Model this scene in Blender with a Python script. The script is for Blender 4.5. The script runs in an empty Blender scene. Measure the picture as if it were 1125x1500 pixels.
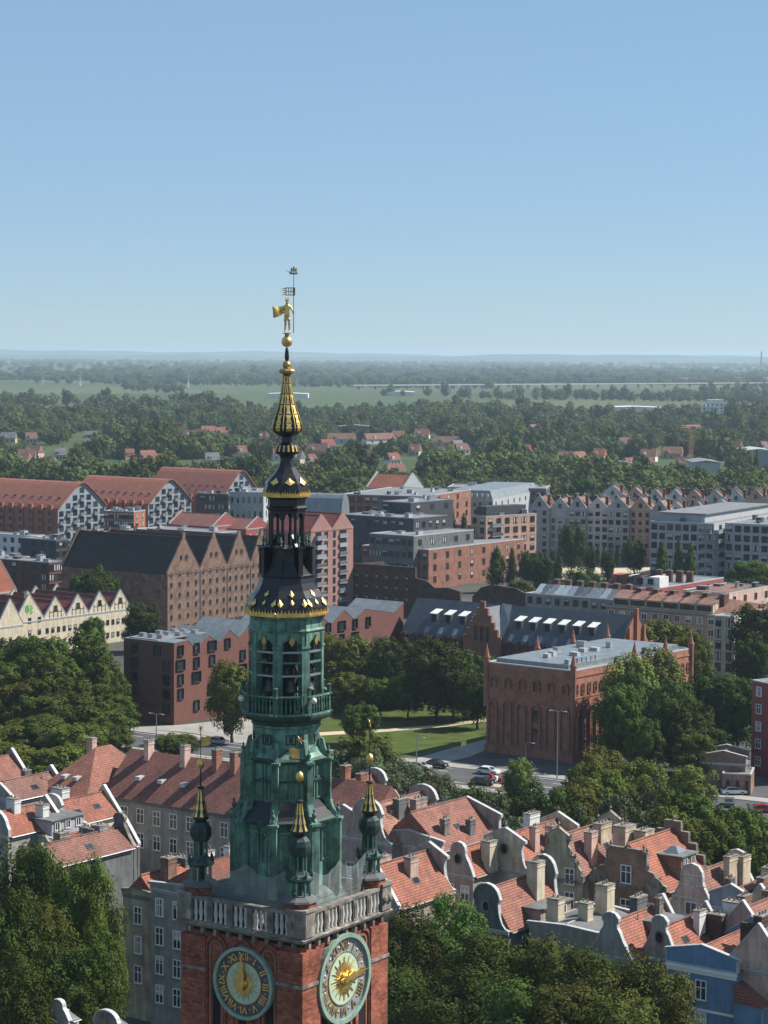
import bpy, bmesh, math, random
import numpy as np
from mathutils import Matrix, Vector, Euler
R_ = math.radians
rnd = random.Random(7)
SC = bpy.context.scene
COL = SC.collection

# ------------------------------------------------------------------ camera
CAM_H, PITCH, ROLL, F_PX = 78.0, 3.99, 0.32, 3338.0
cam_d = bpy.data.cameras.new('camera')
cam_d.sensor_fit = 'HORIZONTAL'; cam_d.sensor_width = 36.0
cam_d.lens = F_PX * 36.0 / 1125.0
cam_d.clip_start = 1.0; cam_d.clip_end = 90000.0
cam = bpy.data.objects.new('camera', cam_d); COL.objects.link(cam)
CAM_R = Matrix.Rotation(R_(90 - PITCH), 3, 'X') @ Matrix.Rotation(R_(ROLL), 3, 'Z')
cam.matrix_world = Matrix.Translation((0, 0, CAM_H)) @ CAM_R.to_4x4()
SC.camera = cam

# ------------------------------------------------------------------ sky and sun
SUN_AZ, SUN_EL = 76.0, 46.0           # degrees clockwise from the view axis, above the horizon
world = bpy.data.worlds.new('World'); SC.world = world; world.use_nodes = True
wn = world.node_tree; bg = wn.nodes['Background']
sky = wn.nodes.new('ShaderNodeTexSky'); sky.sky_type = 'NISHITA'; sky.sun_disc = False
sky.sun_elevation = R_(SUN_EL); sky.sun_rotation = R_(SUN_AZ)
sky.altitude = 80; sky.air_density = 0.78; sky.dust_density = 0.0; sky.ozone_density = 5.6
veil = wn.nodes.new('ShaderNodeMix'); veil.data_type = 'RGBA'; veil.inputs[0].default_value = .55      # thin even summer veil over the whole sky
veil.inputs[7].default_value = (2.75, 4.35, 6.0, 1)
wn.links.new(sky.outputs[0], veil.inputs[6]); wn.links.new(veil.outputs[2], bg.inputs[0]); bg.inputs[1].default_value = 0.073
sun_d = bpy.data.lights.new('sun', 'SUN'); sun_d.energy = 5.0; sun_d.angle = R_(0.5); sun_d.color = (1, .95, .87)
sun = bpy.data.objects.new('sun', sun_d); COL.objects.link(sun)
SUN_V = Vector((math.sin(R_(SUN_AZ)) * math.cos(R_(SUN_EL)), math.cos(R_(SUN_AZ)) * math.cos(R_(SUN_EL)), math.sin(R_(SUN_EL))))
sun.rotation_euler = SUN_V.to_track_quat('Z', 'Y').to_euler()
sun.location = (0, 0, 400)
vs = SC.view_settings
vs.view_transform = 'Standard'; vs.look = 'None'; vs.gamma = 1.0; vs.use_curve_mapping = False; vs.exposure = 0.70
SC.cycles.max_bounces = 5; SC.cycles.diffuse_bounces = 3; SC.cycles.glossy_bounces = 2
SC.cycles.transmission_bounces = 2; SC.cycles.volume_bounces = 1; SC.cycles.transparent_max_bounces = 6

# ------------------------------------------------------------------ pixels of the photograph to places
def ray(px, py):
    return CAM_R @ Vector(((px - 562.5) / F_PX, (750 - py) / F_PX, -1.0))
def P(px, py, z=0.0):                 # the point at height z seen at that pixel
    d = ray(px, py); t = (z - CAM_H) / d.z
    return Vector((d.x * t, d.y * t, z))
def PY(px, py, y):                    # the point at ground distance y seen at that pixel
    d = ray(px, py); t = y / d.y
    return Vector((d.x * t, y, CAM_H + d.z * t))
def proj(p):
    q = CAM_R.transposed() @ (Vector(p) - Vector((0, 0, CAM_H)))
    return 562.5 + F_PX * q.x / -q.z, 750 - F_PX * q.y / -q.z
def extent(C, direction, px):         # how far along direction until the picture column px
    lo, hi = 0.0, 200.0
    s0 = proj(C)[0] < px
    for _ in range(40):
        m = (lo + hi) / 2
        if (proj(C + direction * m)[0] < px) == s0: lo = m
        else: hi = m
    return lo
GRID = -36.0                          # the old town's street grid, degrees about z
def axes(rz):
    c, s = math.cos(R_(rz)), math.sin(R_(rz))
    return Vector((c, s, 0)), Vector((-s, c, 0))

# ------------------------------------------------------------------ meshes
def auto_uv(me):
    n = len(me.polygons)
    if n == 0: return
    uv = me.uv_layers.new(name='UVMap')
    nl = len(me.loops)
    co = np.empty(len(me.vertices) * 3, 'f'); me.vertices.foreach_get('co', co); co = co.reshape(-1, 3)
    no = np.empty(n * 3, 'f'); me.polygons.foreach_get('normal', no); no = no.reshape(-1, 3)
    lt = np.empty(n, 'i'); me.polygons.foreach_get('loop_total', lt)
    vi = np.empty(nl, 'i'); me.loops.foreach_get('vertex_index', vi)
    fn = np.repeat(no, lt, axis=0)
    h = np.hypot(fn[:, 0], fn[:, 1]); flat = h < 0.25
    hs = np.where(flat, 1, h)
    tx = np.where(flat, 1.0, -fn[:, 1] / hs); ty = np.where(flat, 0.0, fn[:, 0] / hs)
    bx = np.where(flat, 0.0, -fn[:, 2] * fn[:, 0] / hs); by = np.where(flat, 1.0, -fn[:, 2] * fn[:, 1] / hs); bz = np.where(flat, 0.0, hs)
    p = co[vi]
    out = np.empty((nl, 2), 'f')
    out[:, 0] = p[:, 0] * tx + p[:, 1] * ty
    out[:, 1] = p[:, 0] * bx + p[:, 1] * by + p[:, 2] * bz
    uv.data.foreach_set('uv', out.ravel())

class MB:
    def __init__(s): s.v = []; s.f = []; s.m = []
    def add(s, vs, fs, m=0):
        o = len(s.v); s.v += [tuple(q) for q in vs]
        s.f += [tuple(i + o for i in f) for f in fs]; s.m += [m] * len(fs); return s
    def box(s, x0, y0, z0, x1, y1, z1, m=0):
        return s.add([(x0,y0,z0),(x1,y0,z0),(x1,y1,z0),(x0,y1,z0),(x0,y0,z1),(x1,y0,z1),(x1,y1,z1),(x0,y1,z1)],
              [(3,2,1,0),(4,5,6,7),(0,1,5,4),(1,2,6,5),(2,3,7,6),(3,0,4,7)], m)
    def cbox(s, cx, cy, z0, wx, wy, h, m=0):
        return s.box(cx-wx/2, cy-wy/2, z0, cx+wx/2, cy+wy/2, z0+h, m)
    def prism_y(s, pts, y0, y1, m=0, cap=True):      # outline in x,z pushed along y (counter-clockwise seen from -y)
        n = len(pts)
        vs = [(x, y0, z) for x, z in pts] + [(x, y1, z) for x, z in pts]
        fs = [(i, i+n, (i+1) % n + n, (i+1) % n) for i in range(n)]
        if cap: fs += [tuple(range(n)), tuple(range(2*n-1, n-1, -1))]
        return s.add(vs, fs, m)
    def prism_z(s, pts, z0, z1, m=0):
        n = len(pts)
        vs = [(x, y, z0) for x, y in pts] + [(x, y, z1) for x, y in pts]
        fs = [(i, (i+1) % n, (i+1) % n + n, i+n) for i in range(n)] + [tuple(range(n-1, -1, -1)), tuple(range(n, 2*n))]
        return s.add(vs, fs, m)
    def lathe(s, prof, n=8, ph=22.5, cx=0, cy=0, m=0, cap=True):
        vs = []; fs = []
        for r, z in prof:
            for k in range(n):
                a = R_(ph) + 2 * math.pi * k / n
                vs.append((cx + r * math.cos(a), cy + r * math.sin(a), z))
        for j in range(len(prof) - 1):
            for k in range(n):
                a, b = j*n+k, j*n+(k+1) % n
                fs.append((a, b, b+n, a+n))
        if cap:
            fs.append(tuple(range(n-1, -1, -1))); fs.append(tuple((len(prof)-1)*n + k for k in range(n)))
        return s.add(vs, fs, m)
    def tube(s, path, rad, n=6, m=0):
        path = [Vector(p) for p in path]
        if not hasattr(rad, '__len__'): rad = [rad] * len(path)
        vs = []; fs = []
        for i, p in enumerate(path):
            t = (path[min(i+1, len(path)-1)] - path[max(i-1, 0)]).normalized()
            a = t.cross(Vector((0, 0, 1)) if abs(t.z) < .9 else Vector((1, 0, 0))).normalized(); b = t.cross(a)
            for k in range(n):
                q = 2 * math.pi * k / n
                vs.append(p + (a * math.cos(q) + b * math.sin(q)) * rad[i])
        for j in range(len(path) - 1):
            for k in range(n):
                a, b = j*n+k, j*n+(k+1) % n
                fs.append((a, a+n, b+n, b))
        fs.append(tuple(range(n))); fs.append(tuple((len(path)-1)*n + k for k in range(n-1, -1, -1)))
        return s.add(vs, fs, m)
    def turned(s, ang, fn):           # whatever fn adds, turned by ang degrees about z
        o = len(s.v); fn(s); c, q = math.cos(R_(ang)), math.sin(R_(ang))
        for i in range(o, len(s.v)):
            x, y, z = s.v[i]; s.v[i] = (x*c - y*q, x*q + y*c, z)
        return s
    def mesh(s, name, mats, smooth=False):
        me = bpy.data.meshes.new(name); me.from_pydata(s.v, [], s.f)
        if not isinstance(mats, (list, tuple)): mats = [mats]
        for q in mats: me.materials.append(q)
        if len(mats) > 1: me.polygons.foreach_set('material_index', s.m)
        if smooth: me.polygons.foreach_set('use_smooth', [True] * len(me.polygons))
        auto_uv(me); me.update(); return me
    def build(s, name, mats, parent=None, loc=(0,0,0), rz=0, smooth=False):
        return ob(name, s.mesh(name, mats, smooth), parent, loc, rz)

def ob(name, me, parent=None, loc=(0,0,0), rz=0, rot=None, sc=None):
    o = bpy.data.objects.new(name, me); COL.objects.link(o)
    o.location = loc; o.rotation_euler = rot if rot else (0, 0, rz)
    if sc: o.scale = sc
    if parent: o.parent = parent
    return o
def tag(o, label=None, cat=None, group=None, kind=None):
    if label: o['label'] = label
    if cat: o['category'] = cat
    if group: o['group'] = group
    if kind: o['kind'] = kind
    return o
def thing(name, label, cat, loc=(0,0,0), rz=0, group=None):
    o = bpy.data.objects.new(name, None); COL.objects.link(o); o.empty_display_size = .5
    o.location = loc; o.rotation_euler = (0, 0, rz)
    return tag(o, label, cat, group)

# ------------------------------------------------------------------ materials
def _mat(name):
    m = bpy.data.materials.new(name); m.use_nodes = True
    nt = m.node_tree; return m, nt, nt.nodes['Principled BSDF']
def N(nt, t, **kw):
    n = nt.nodes.new(t)
    for k, v in kw.items(): setattr(n, k, v)
    return n
def coords(nt, kind='UV', scale=1.0):
    tc = N(nt, 'ShaderNodeTexCoord'); mp = N(nt, 'ShaderNodeMapping')
    mp.inputs['Scale'].default_value = scale if hasattr(scale, '__len__') else (scale,)*3
    nt.links.new(tc.outputs[kind], mp.inputs[0]); return mp.outputs[0]
def rgba(c): return (c[0], c[1], c[2], 1)
def vary(nt, col_socket_or_color, amount=.25, scale=.6, kind='Object', detail=5):
    """multiply a colour by uneven noise: stains and wear"""
    no = N(nt, 'ShaderNodeTexNoise'); no.inputs['Scale'].default_value = scale; no.inputs['Detail'].default_value = detail
    no.inputs['Roughness'].default_value = .65
    nt.links.new(coords(nt, kind), no.inputs['Vector'])
    mr = N(nt, 'ShaderNodeMapRange'); mr.inputs[1].default_value = .3; mr.inputs[2].default_value = .7
    mr.inputs[3].default_value = 1 - amount; mr.inputs[4].default_value = 1 + amount
    nt.links.new(no.outputs['Fac'], mr.inputs[0])
    mx = N(nt, 'ShaderNodeMix', data_type='RGBA', blend_type='MULTIPLY'); mx.inputs[0].default_value = 1
    if hasattr(col_socket_or_color, 'links'): nt.links.new(col_socket_or_color, mx.inputs[6])
    else: mx.inputs[6].default_value = rgba(col_socket_or_color)
    nt.links.new(mr.outputs[0], mx.inputs[7]); return mx.outputs[2]
def plain(name, c, rough=.8, var=.2, scale=.6, metal=0, spec=.3, streak=True):
    m, nt, b = _mat(name)
    s = vary(nt, c, var, scale)
    if streak:                        # rain streaks: noise drawn out down the wall
        no = N(nt, 'ShaderNodeTexNoise'); no.inputs['Scale'].default_value = 1; no.inputs['Detail'].default_value = 3
        nt.links.new(coords(nt, 'UV', (1.6, .18, 1)), no.inputs['Vector'])
        mr = N(nt, 'ShaderNodeMapRange'); mr.inputs[1].default_value = .35; mr.inputs[2].default_value = .65; mr.inputs[3].default_value = 1-var*.8; mr.inputs[4].default_value = 1+var*.3
        nt.links.new(no.outputs['Fac'], mr.inputs[0])
        mx = N(nt, 'ShaderNodeMix', data_type='RGBA', blend_type='MULTIPLY'); mx.inputs[0].default_value = 1
        nt.links.new(s, mx.inputs[6]); nt.links.new(mr.outputs[0], mx.inputs[7]); s = mx.outputs[2]
    nt.links.new(s, b.inputs['Base Color'])
    b.inputs['Roughness'].default_value = rough; b.inputs['Metallic'].default_value = metal
    b.inputs['Specular IOR Level'].default_value = spec
    return m
def brick(name, c1, c2, mort, bw=.27, bh=.085, var=.25, bump=.3, size=.012):
    m, nt, b = _mat(name)
    t = N(nt, 'ShaderNodeTexBrick'); t.inputs['Scale'].default_value = 1
    t.inputs['Color1'].default_value = rgba(c1); t.inputs['Color2'].default_value = rgba(c2); t.inputs['Mortar'].default_value = rgba(mort)
    t.inputs['Brick Width'].default_value = bw; t.inputs['Row Height'].default_value = bh; t.inputs['Mortar Size'].default_value = size
    nt.links.new(coords(nt, 'UV'), t.inputs['Vector'])
    s = vary(nt, t.outputs['Color'], var, .45); s = vary(nt, s, var*.6, 2.5)
    nt.links.new(s, b.inputs['Base Color']); b.inputs['Roughness'].default_value = .9; b.inputs['Specular IOR Level'].default_value = .2
    bp = N(nt, 'ShaderNodeBump'); bp.inputs['Strength'].default_value = bump; bp.inputs['Distance'].default_value = .01; bp.invert = True
    nt.links.new(t.outputs['Fac'], bp.inputs['Height']); nt.links.new(bp.outputs[0], b.inputs['Normal'])
    return m
def tiles(name, c, row=.34, colw=.25, var=.22):
    """pantiles: rounded columns and stepped rows as fine relief"""
    m, nt, b = _mat(name)
    uv = coords(nt, 'UV'); sep = N(nt, 'ShaderNodeSeparateXYZ'); nt.links.new(uv, sep.inputs[0])
    def mth(op, a, bb=None):
        q = N(nt, 'ShaderNodeMath', operation=op)
        for i, v in enumerate((a, bb)):
            if v is None: continue
            if hasattr(v, 'links'): nt.links.new(v, q.inputs[i])
            else: q.inputs[i].default_value = v
        return q.outputs[0]
    fy = mth('FRACT', mth('DIVIDE', sep.outputs[1], row)); fx = mth('FRACT', mth('DIVIDE', sep.outputs[0], colw))
    wave = mth('SINE', mth('MULTIPLY', fx, math.pi)); step = mth('SUBTRACT', 1.0, fy)
    hgt = mth('ADD', mth('MULTIPLY', wave, .6), mth('MULTIPLY', step, .8))
    bp = N(nt, 'ShaderNodeBump'); bp.inputs['Strength'].default_value = .9; bp.inputs['Distance'].default_value = .07
    nt.links.new(hgt, bp.inputs['Height']); nt.links.new(bp.outputs[0], b.inputs['Normal'])
    t = N(nt, 'ShaderNodeTexBrick'); t.offset = 0; t.inputs['Scale'].default_value = 1
    t.inputs['Brick Width'].default_value = colw; t.inputs['Row Height'].default_value = row; t.inputs['Mortar Size'].default_value = .012
    t.inputs['Mortar Smooth'].default_value = .6
    t.inputs['Color1'].default_value = rgba([q*.82 for q in c]); t.inputs['Color2'].default_value = rgba([min(1, q*1.2) for q in c]); t.inputs['Mortar'].default_value = rgba([q*.42 for q in c])
    nt.links.new(uv, t.inputs['Vector'])
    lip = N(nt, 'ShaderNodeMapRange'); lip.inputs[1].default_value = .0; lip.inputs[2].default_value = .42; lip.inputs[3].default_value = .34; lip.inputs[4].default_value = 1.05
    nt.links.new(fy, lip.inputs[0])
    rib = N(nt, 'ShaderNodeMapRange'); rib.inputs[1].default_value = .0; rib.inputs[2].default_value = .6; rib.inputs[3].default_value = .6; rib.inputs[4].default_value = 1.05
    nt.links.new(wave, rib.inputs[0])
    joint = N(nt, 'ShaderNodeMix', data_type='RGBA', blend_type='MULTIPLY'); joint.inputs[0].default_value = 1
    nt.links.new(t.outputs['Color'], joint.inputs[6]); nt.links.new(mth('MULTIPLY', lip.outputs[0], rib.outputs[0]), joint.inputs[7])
    s = vary(nt, joint.outputs[2], var, .35); s = vary(nt, s, .2, 3)
    so = N(nt, 'ShaderNodeTexNoise'); so.inputs['Scale'].default_value = .5; so.inputs['Detail'].default_value = 8; so.inputs['Roughness'].default_value = .7   # soot and moss
    nt.links.new(coords(nt, 'Object'), so.inputs['Vector'])
    sm = N(nt, 'ShaderNodeMapRange'); sm.inputs[1].default_value = .5; sm.inputs[2].default_value = .72; sm.inputs[4].default_value = .62; nt.links.new(so.outputs['Fac'], sm.inputs[0])
    sx = N(nt, 'ShaderNodeMix', data_type='RGBA'); nt.links.new(sm.outputs[0], sx.inputs[0]); nt.links.new(s, sx.inputs[6]); sx.inputs[7].default_value = rgba([c[0]*.38, c[1]*.6, c[2]*.6])
    oi = N(nt, 'ShaderNodeObjectInfo'); hv = N(nt, 'ShaderNodeHueSaturation'); nt.links.new(sx.outputs[2], hv.inputs['Color'])
    om = N(nt, 'ShaderNodeMapRange'); om.inputs[3].default_value = .78; om.inputs[4].default_value = 1.18; nt.links.new(oi.outputs['Random'], om.inputs[0]); nt.links.new(om.outputs[0], hv.inputs['Value'])
    oh = N(nt, 'ShaderNodeMapRange'); oh.inputs[3].default_value = .80; oh.inputs[4].default_value = 1.05; nt.links.new(oi.outputs['Random'], oh.inputs[0]); nt.links.new(oh.outputs[0], hv.inputs['Saturation'])
    s = hv.outputs[0]
    nt.links.new(s, b.inputs['Base Color']); b.inputs['Roughness'].default_value = .75; b.inputs['Specular IOR Level'].default_value = .3
    return m
def seam(name, c, pitch=.5, rough=.45, metal=.4):
    """standing-seam sheet metal"""
    m, nt, b = _mat(name)
    t = N(nt, 'ShaderNodeTexBrick'); t.offset = 0; t.inputs['Scale'].default_value = 1
    t.inputs['Brick Width'].default_value = pitch; t.inputs['Row Height'].default_value = 6; t.inputs['Mortar Size'].default_value = .03
    t.inputs['Color1'].default_value = rgba([q*.9 for q in c]); t.inputs['Color2'].default_value = rgba([q*1.1 for q in c]); t.inputs['Mortar'].default_value = rgba([q*.6 for q in c])
    nt.links.new(coords(nt, 'UV'), t.inputs['Vector'])
    s = vary(nt, t.outputs['Color'], .18, .5); nt.links.new(s, b.inputs['Base Color'])
    b.inputs['Roughness'].default_value = rough; b.inputs['Metallic'].default_value = metal
    return m
def leafmat(name, c, hue=.035, val=.45, trans=.12):
    m, nt, b = _mat(name)
    oi = N(nt, 'ShaderNodeObjectInfo'); no = N(nt, 'ShaderNodeTexNoise'); no.inputs['Scale'].default_value = .35; no.inputs['Detail'].default_value = 4
    nt.links.new(coords(nt, 'Object'), no.inputs['Vector'])
    hs = N(nt, 'ShaderNodeHueSaturation'); hs.inputs['Color'].default_value = rgba(c)
    def rng(src, a, bb, lo=0, hi=1):
        q = N(nt, 'ShaderNodeMapRange'); q.inputs[1].default_value = lo; q.inputs[2].default_value = hi; q.inputs[3].default_value = a; q.inputs[4].default_value = bb
        nt.links.new(src, q.inputs[0]); return q.outputs[0]
    ha = N(nt, 'ShaderNodeMath', operation='ADD'); nt.links.new(rng(oi.outputs['Random'], .5-hue, .5+hue*.6), ha.inputs[0]); nt.links.new(rng(no.outputs['Fac'], -.03, .03, .3, .7), ha.inputs[1])
    nt.links.new(ha.outputs[0], hs.inputs['Hue'])
    a = rng(oi.outputs['Random'], 1-val*.6, 1+val*.6); bb = rng(no.outputs['Fac'], 1-val, 1+val, .3, .7)
    mu = N(nt, 'ShaderNodeMath', operation='MULTIPLY'); nt.links.new(a, mu.inputs[0]); nt.links.new(bb, mu.inputs[1])
    nt.links.new(mu.outputs[0], hs.inputs['Value'])
    nt.links.new(hs.outputs[0], b.inputs['Base Color']); b.inputs['Roughness'].default_value = .7; b.inputs['Specular IOR Level'].default_value = .06
    tr = N(nt, 'ShaderNodeBsdfTranslucent'); nt.links.new(hs.outputs[0], tr.inputs[0])
    mx = N(nt, 'ShaderNodeMixShader'); mx.inputs[0].default_value = trans
    nt.links.new(b.outputs[0], mx.inputs[1]); nt.links.new(tr.outputs[0], mx.inputs[2])
    nt.links.new(mx.outputs[0], nt.nodes['Material Output'].inputs[0])
    return m
def glassmat(name, c=(.025,.03,.035), rough=.08):
    m, nt, b = _mat(name)
    oi = N(nt, 'ShaderNodeObjectInfo'); mr = N(nt, 'ShaderNodeMapRange'); mr.inputs[3].default_value = .4; mr.inputs[4].default_value = 1.9
    nt.links.new(oi.outputs['Random'], mr.inputs[0])
    mx = N(nt, 'ShaderNodeMix', data_type='RGBA', blend_type='MULTIPLY'); mx.inputs[0].default_value = 1; mx.inputs[6].default_value = rgba(c)
    nt.links.new(mr.outputs[0], mx.inputs[7]); nt.links.new(mx.outputs[2], b.inputs['Base Color'])
    b.inputs['Roughness'].default_value = rough; b.inputs['Specular IOR Level'].default_value = .6
    return m

M = dict(
  red_brick = brick('red_brick', (.30,.125,.08), (.22,.088,.058), (.19,.13,.10), var=.3),
  tower_brick = brick('tower_brick', (.36,.105,.055), (.19,.055,.034), (.12,.07,.055), .42, .15, .45, .5, .02),
  brown_brick = brick('brown_brick', (.28,.15,.10), (.20,.105,.075), (.22,.17,.13), .27, .09, .4),
  old_brick = brick('old_brick', (.21,.125,.085), (.14,.08,.058), (.18,.145,.12), .3, .1, .45),
  dark_brick = brick('dark_brick', (.15,.062,.048), (.11,.048,.038), (.10,.06,.05), .3, .1, .15),
  hotel_brick = brick('hotel_brick', (.185,.078,.062), (.15,.064,.052), (.12,.066,.055), .3, .1, .12),
  soot_brick = brick('soot_brick', (.10,.06,.045), (.06,.04,.032), (.07,.055,.045), .3, .1, .45),
  orange_brick = brick('orange_brick', (.38,.135,.08), (.30,.105,.065), (.28,.14,.1), .3, .1, .15),
  pink_brick = brick('pink_brick', (.33,.175,.15), (.28,.145,.125), (.3,.19,.165), .3, .1, .12),
  tan_brick = brick('tan_brick', (.47,.29,.21), (.39,.235,.17), (.36,.26,.2), .3, .1, .2),
  hall_brick = brick('hall_brick', (.34,.135,.085), (.26,.10,.065), (.22,.14,.1), var=.3), grey_mid = plain('mid_grey_render', (.29,.30,.305), var=.15),
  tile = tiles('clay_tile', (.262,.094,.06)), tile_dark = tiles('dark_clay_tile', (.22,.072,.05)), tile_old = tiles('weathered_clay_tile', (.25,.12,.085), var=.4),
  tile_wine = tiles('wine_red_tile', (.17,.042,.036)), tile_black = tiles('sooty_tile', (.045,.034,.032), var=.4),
  sheet_orange = seam('orange_roof_sheet', (.29,.10,.055), .6, .5, 0), sheet_grey = seam('zinc_sheet', (.22,.24,.25)), sheet_dark = seam('slate_sheet', (.07,.08,.095), .5, .5, .2),
  bitumen = plain('bitumen_roof', (.14,.14,.14), .9, .35, .3, streak=False), bitumen_light = plain('grey_roof_felt', (.165,.17,.18), .85, .25, .25, streak=False),
  cream = plain('cream_render', (.52,.45,.33)), beige = plain('beige_render', (.50,.41,.29), var=.3), olive = plain('olive_render', (.36,.31,.21), var=.35),
  grey = plain('grey_render', (.27,.26,.24), var=.25), grey_dark = plain('dark_grey_render', (.13,.135,.135), var=.3), mauve = plain('mauve_render', (.33,.26,.225), var=.25),
  pink = plain('pink_render', (.52,.36,.29), var=.25), blue = plain('blue_render', (.13,.235,.36), var=.15), greenish = plain('dark_green_render', (.095,.115,.105), var=.25),
  white = plain('white_render', (.60,.60,.58), var=.12), offwhite = plain('off_white_render', (.47,.46,.44), var=.18), bluegrey = plain('blue_grey_render', (.24,.265,.30), var=.2),
  lightgrey = plain('light_grey_render', (.36,.37,.375), var=.15), anthracite = plain('anthracite_cladding', (.05,.053,.058), .6, .15), red_render = plain('red_render', (.28,.075,.065), var=.12),
  coping = plain('pale_coping', (.40,.41,.41), .55, .15, 1.2, streak=False), stone = plain('weathered_stone', (.22,.195,.165), .85, .55, 1.5), white_stone = plain('pale_stone', (.6,.57,.51), .8, .3, 2),
  glass = glassmat('window_glass'), glass_blue = glassmat('balcony_glass', (.16,.19,.21), .12), hole = plain('painted_opening_shade', (.012,.012,.013), .9, .1, streak=False),  # the near-black stands in for the shade inside openings
  frame_white = plain('white_paint', (.78,.78,.76), .5, .06, streak=False), frame_dark = plain('dark_frame', (.03,.03,.032), .5, .1, streak=False), metal = plain('grey_metal', (.35,.36,.37), .4, .15, 1, .7, streak=False),
  copper = plain('green_copper', (.125,.235,.178), .6, .72, .9, .1), copper_dark = plain('tarnished_copper', (.04,.07,.06), .55, .5, .8, .2), lead = plain('black_lead', (.017,.017,.019), .33, .3, 1.2, .3, .6, False),
  gold = plain('gilding', (.78,.52,.17), .42, .35, 2.5, .95, .5, False), gold_dull = plain('worn_gilding', (.42,.29,.10), .45, .4, 2.5, .7, .5, False), bronze = plain('bell_bronze', (.09,.085,.075), .5, .3, 2, .6, streak=False),
  iron = plain('black_iron', (.02,.02,.02), .6, .2, streak=False),
  asphalt = plain('asphalt', (.075,.075,.078), .9, .25, .15, streak=False), paving = plain('paving', (.27,.255,.23), .9, .2, .2, streak=False), sand = plain('bare_sand', (.42,.35,.25), .95, .2, .1, streak=False), paint = plain('road_paint', (.75,.75,.73), .7, .15, streak=False),
  bark = plain('bark', (.075,.058,.042), .95, .3, 2),
  leaf_n = leafmat('foliage_shade_painted', (.045,.068,.012)), leaf_m = leafmat('foliage_olive_shade_painted', (.070,.085,.015)),  # darker leaf copies: shade of the near trees put into the colour
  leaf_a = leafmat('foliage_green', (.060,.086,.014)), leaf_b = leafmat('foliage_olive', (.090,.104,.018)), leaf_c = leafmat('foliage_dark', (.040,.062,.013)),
  leaf_d = leafmat('foliage_willow', (.085,.105,.05)), leaf_y = leafmat('foliage_lime', (.115,.135,.03)), leaf_v = leafmat('foliage_vivid', (.068,.12,.022)), leaf_far = leafmat('foliage_wood', (.098,.125,.038), .035, .5),
)

# ------------------------------------------------------------------ windows
_wc = {}
M['blind'] = plain('window_blind', (.5,.49,.46), .8, .3, 1, streak=False)
def win_mesh(w, h, kind='cross', blind=0):
    k = (round(w, 2), round(h, 2), kind, blind)
    if k in _wc: return _wc[k]
    b = MB(); t = .09
    if kind == 'hole':                # flat panel, its near-black painted as the opening's shade, with a brick sill
        mats = [M['old_brick'], M['hole']]
        pts = [(-w/2, 0), (w/2, 0), (w/2, h*.75)] + [(w/2*math.cos(a), h*.75 + h*.25*math.sin(a)) for a in (.6, 1.2, 1.94, 2.54)] + [(-w/2, h*.75)]
        b.prism_y(pts, -.06, 0, 1); b.box(-w/2-.12, -.14, -.12, w/2+.12, 0, 0, 0)
    elif kind == 'shutter':           # painted near-black opening with a pale inner shutter half open
        mats = [M['offwhite'], M['hole']]
        b.box(-w/2, -.05, 0, w/2, 0, h, 1); b.box(-w/2, -.22, .05, -w/2+.07, -.05, h*.9, 0); b.box(0, -.1, 0, w/2, -.05, h*.55, 0)
    elif kind == 'arch':
        mats = [M['red_brick'], M['glass']]
        def ar(q): return [(-w/2-q, -q*.3), (w/2+q, -q*.3), (w/2+q, h-w/2)] + [((w/2+q)*math.cos(a), h-w/2+(w/2+q)*math.sin(a)) for a in (.45, .9, 1.35, 1.8, 2.25, 2.7)] + [(-w/2-q, h-w/2)]
        b.prism_y(ar(0), -.08, 0, 1)
        o, i = ar(.16), ar(0)
        for j in range(len(o)):
            j2 = (j+1) % len(o)
            b.prism_y([i[j], o[j], o[j2], i[j2]], -.2, 0, 0)
        b.box(-.04, -.14, 0, .04, 0, h-.1, 0); b.box(-w/2, -.14, h*.5, w/2, 0, h*.5+.08, 0)
    else:
        mats = [M['frame_white'] if kind in ('cross', 'plain', 'door') else M['frame_dark'], M['glass'], M['coping'], M['blind']]
        b.box(-w/2, -.05, 0, w/2, 0, h, 1)
        for x0, z0, x1, z1 in ((-w/2-t, -t, -w/2, h+t), (w/2, -t, w/2+t, h+t), (-w/2, -t, w/2, 0), (-w/2, h, w/2, h+t)): b.box(x0, -.13, z0, x1, 0, z1)
        if blind == 1: b.box(-w/2+.03, -.06, h*.45, w/2-.03, -.05, h-.02, 3)
        elif blind == 2: b.box(-w/2+.03, -.06, .02, -w*.18, -.05, h-.02, 3); b.box(w*.22, -.06, .02, w/2-.03, -.05, h-.02, 3)
        elif blind == 3: b.box(-w/2+.03, -.06, h*.75, w/2-.03, -.05, h-.02, 3)
        if kind == 'cross':
            b.box(-.05, -.1, 0, .05, 0, h); b.box(-w/2, -.102, h*.62, w/2, 0, h*.62+.08)
            b.box(-w/2-t-.08, -.24, -t-.07, w/2+t+.08, 0, -t, 2)
        elif kind in ('plain', 'dark'):
            b.box(-.04, -.1, 0, .04, 0, h)
        elif kind == 'wide':
            for q in (-.17, .17): b.box(w*q-.04, -.1, 0, w*q+.04, 0, h)
        elif kind == 'deep':          # a box frame that stands out of the wall
            for x0, z0, x1, z1 in ((-w/2-.16, -.16, -w/2-t, h+.16), (w/2+t, -.16, w/2+.16, h+.16), (-w/2-t, -.16, w/2+t, -t), (-w/2-t, h+t, w/2+t, h+.16)): b.box(x0, -.32, z0, x1, 0, z1)
    me = b.mesh('window', mats); _wc[k] = me; return me
def put(root, me, x, y, z, face, name='window'):
    return ob(name, me, root, (x, y, z), R_(90 * face))
def on_face(w, d, face, t):           # t metres along the face from its left end, seen from outside
    return [(-w/2 + t, -d/2), (w/2, -d/2 + t), (w/2 - t, d/2), (-w/2, d/2 - t)][face]
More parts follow.
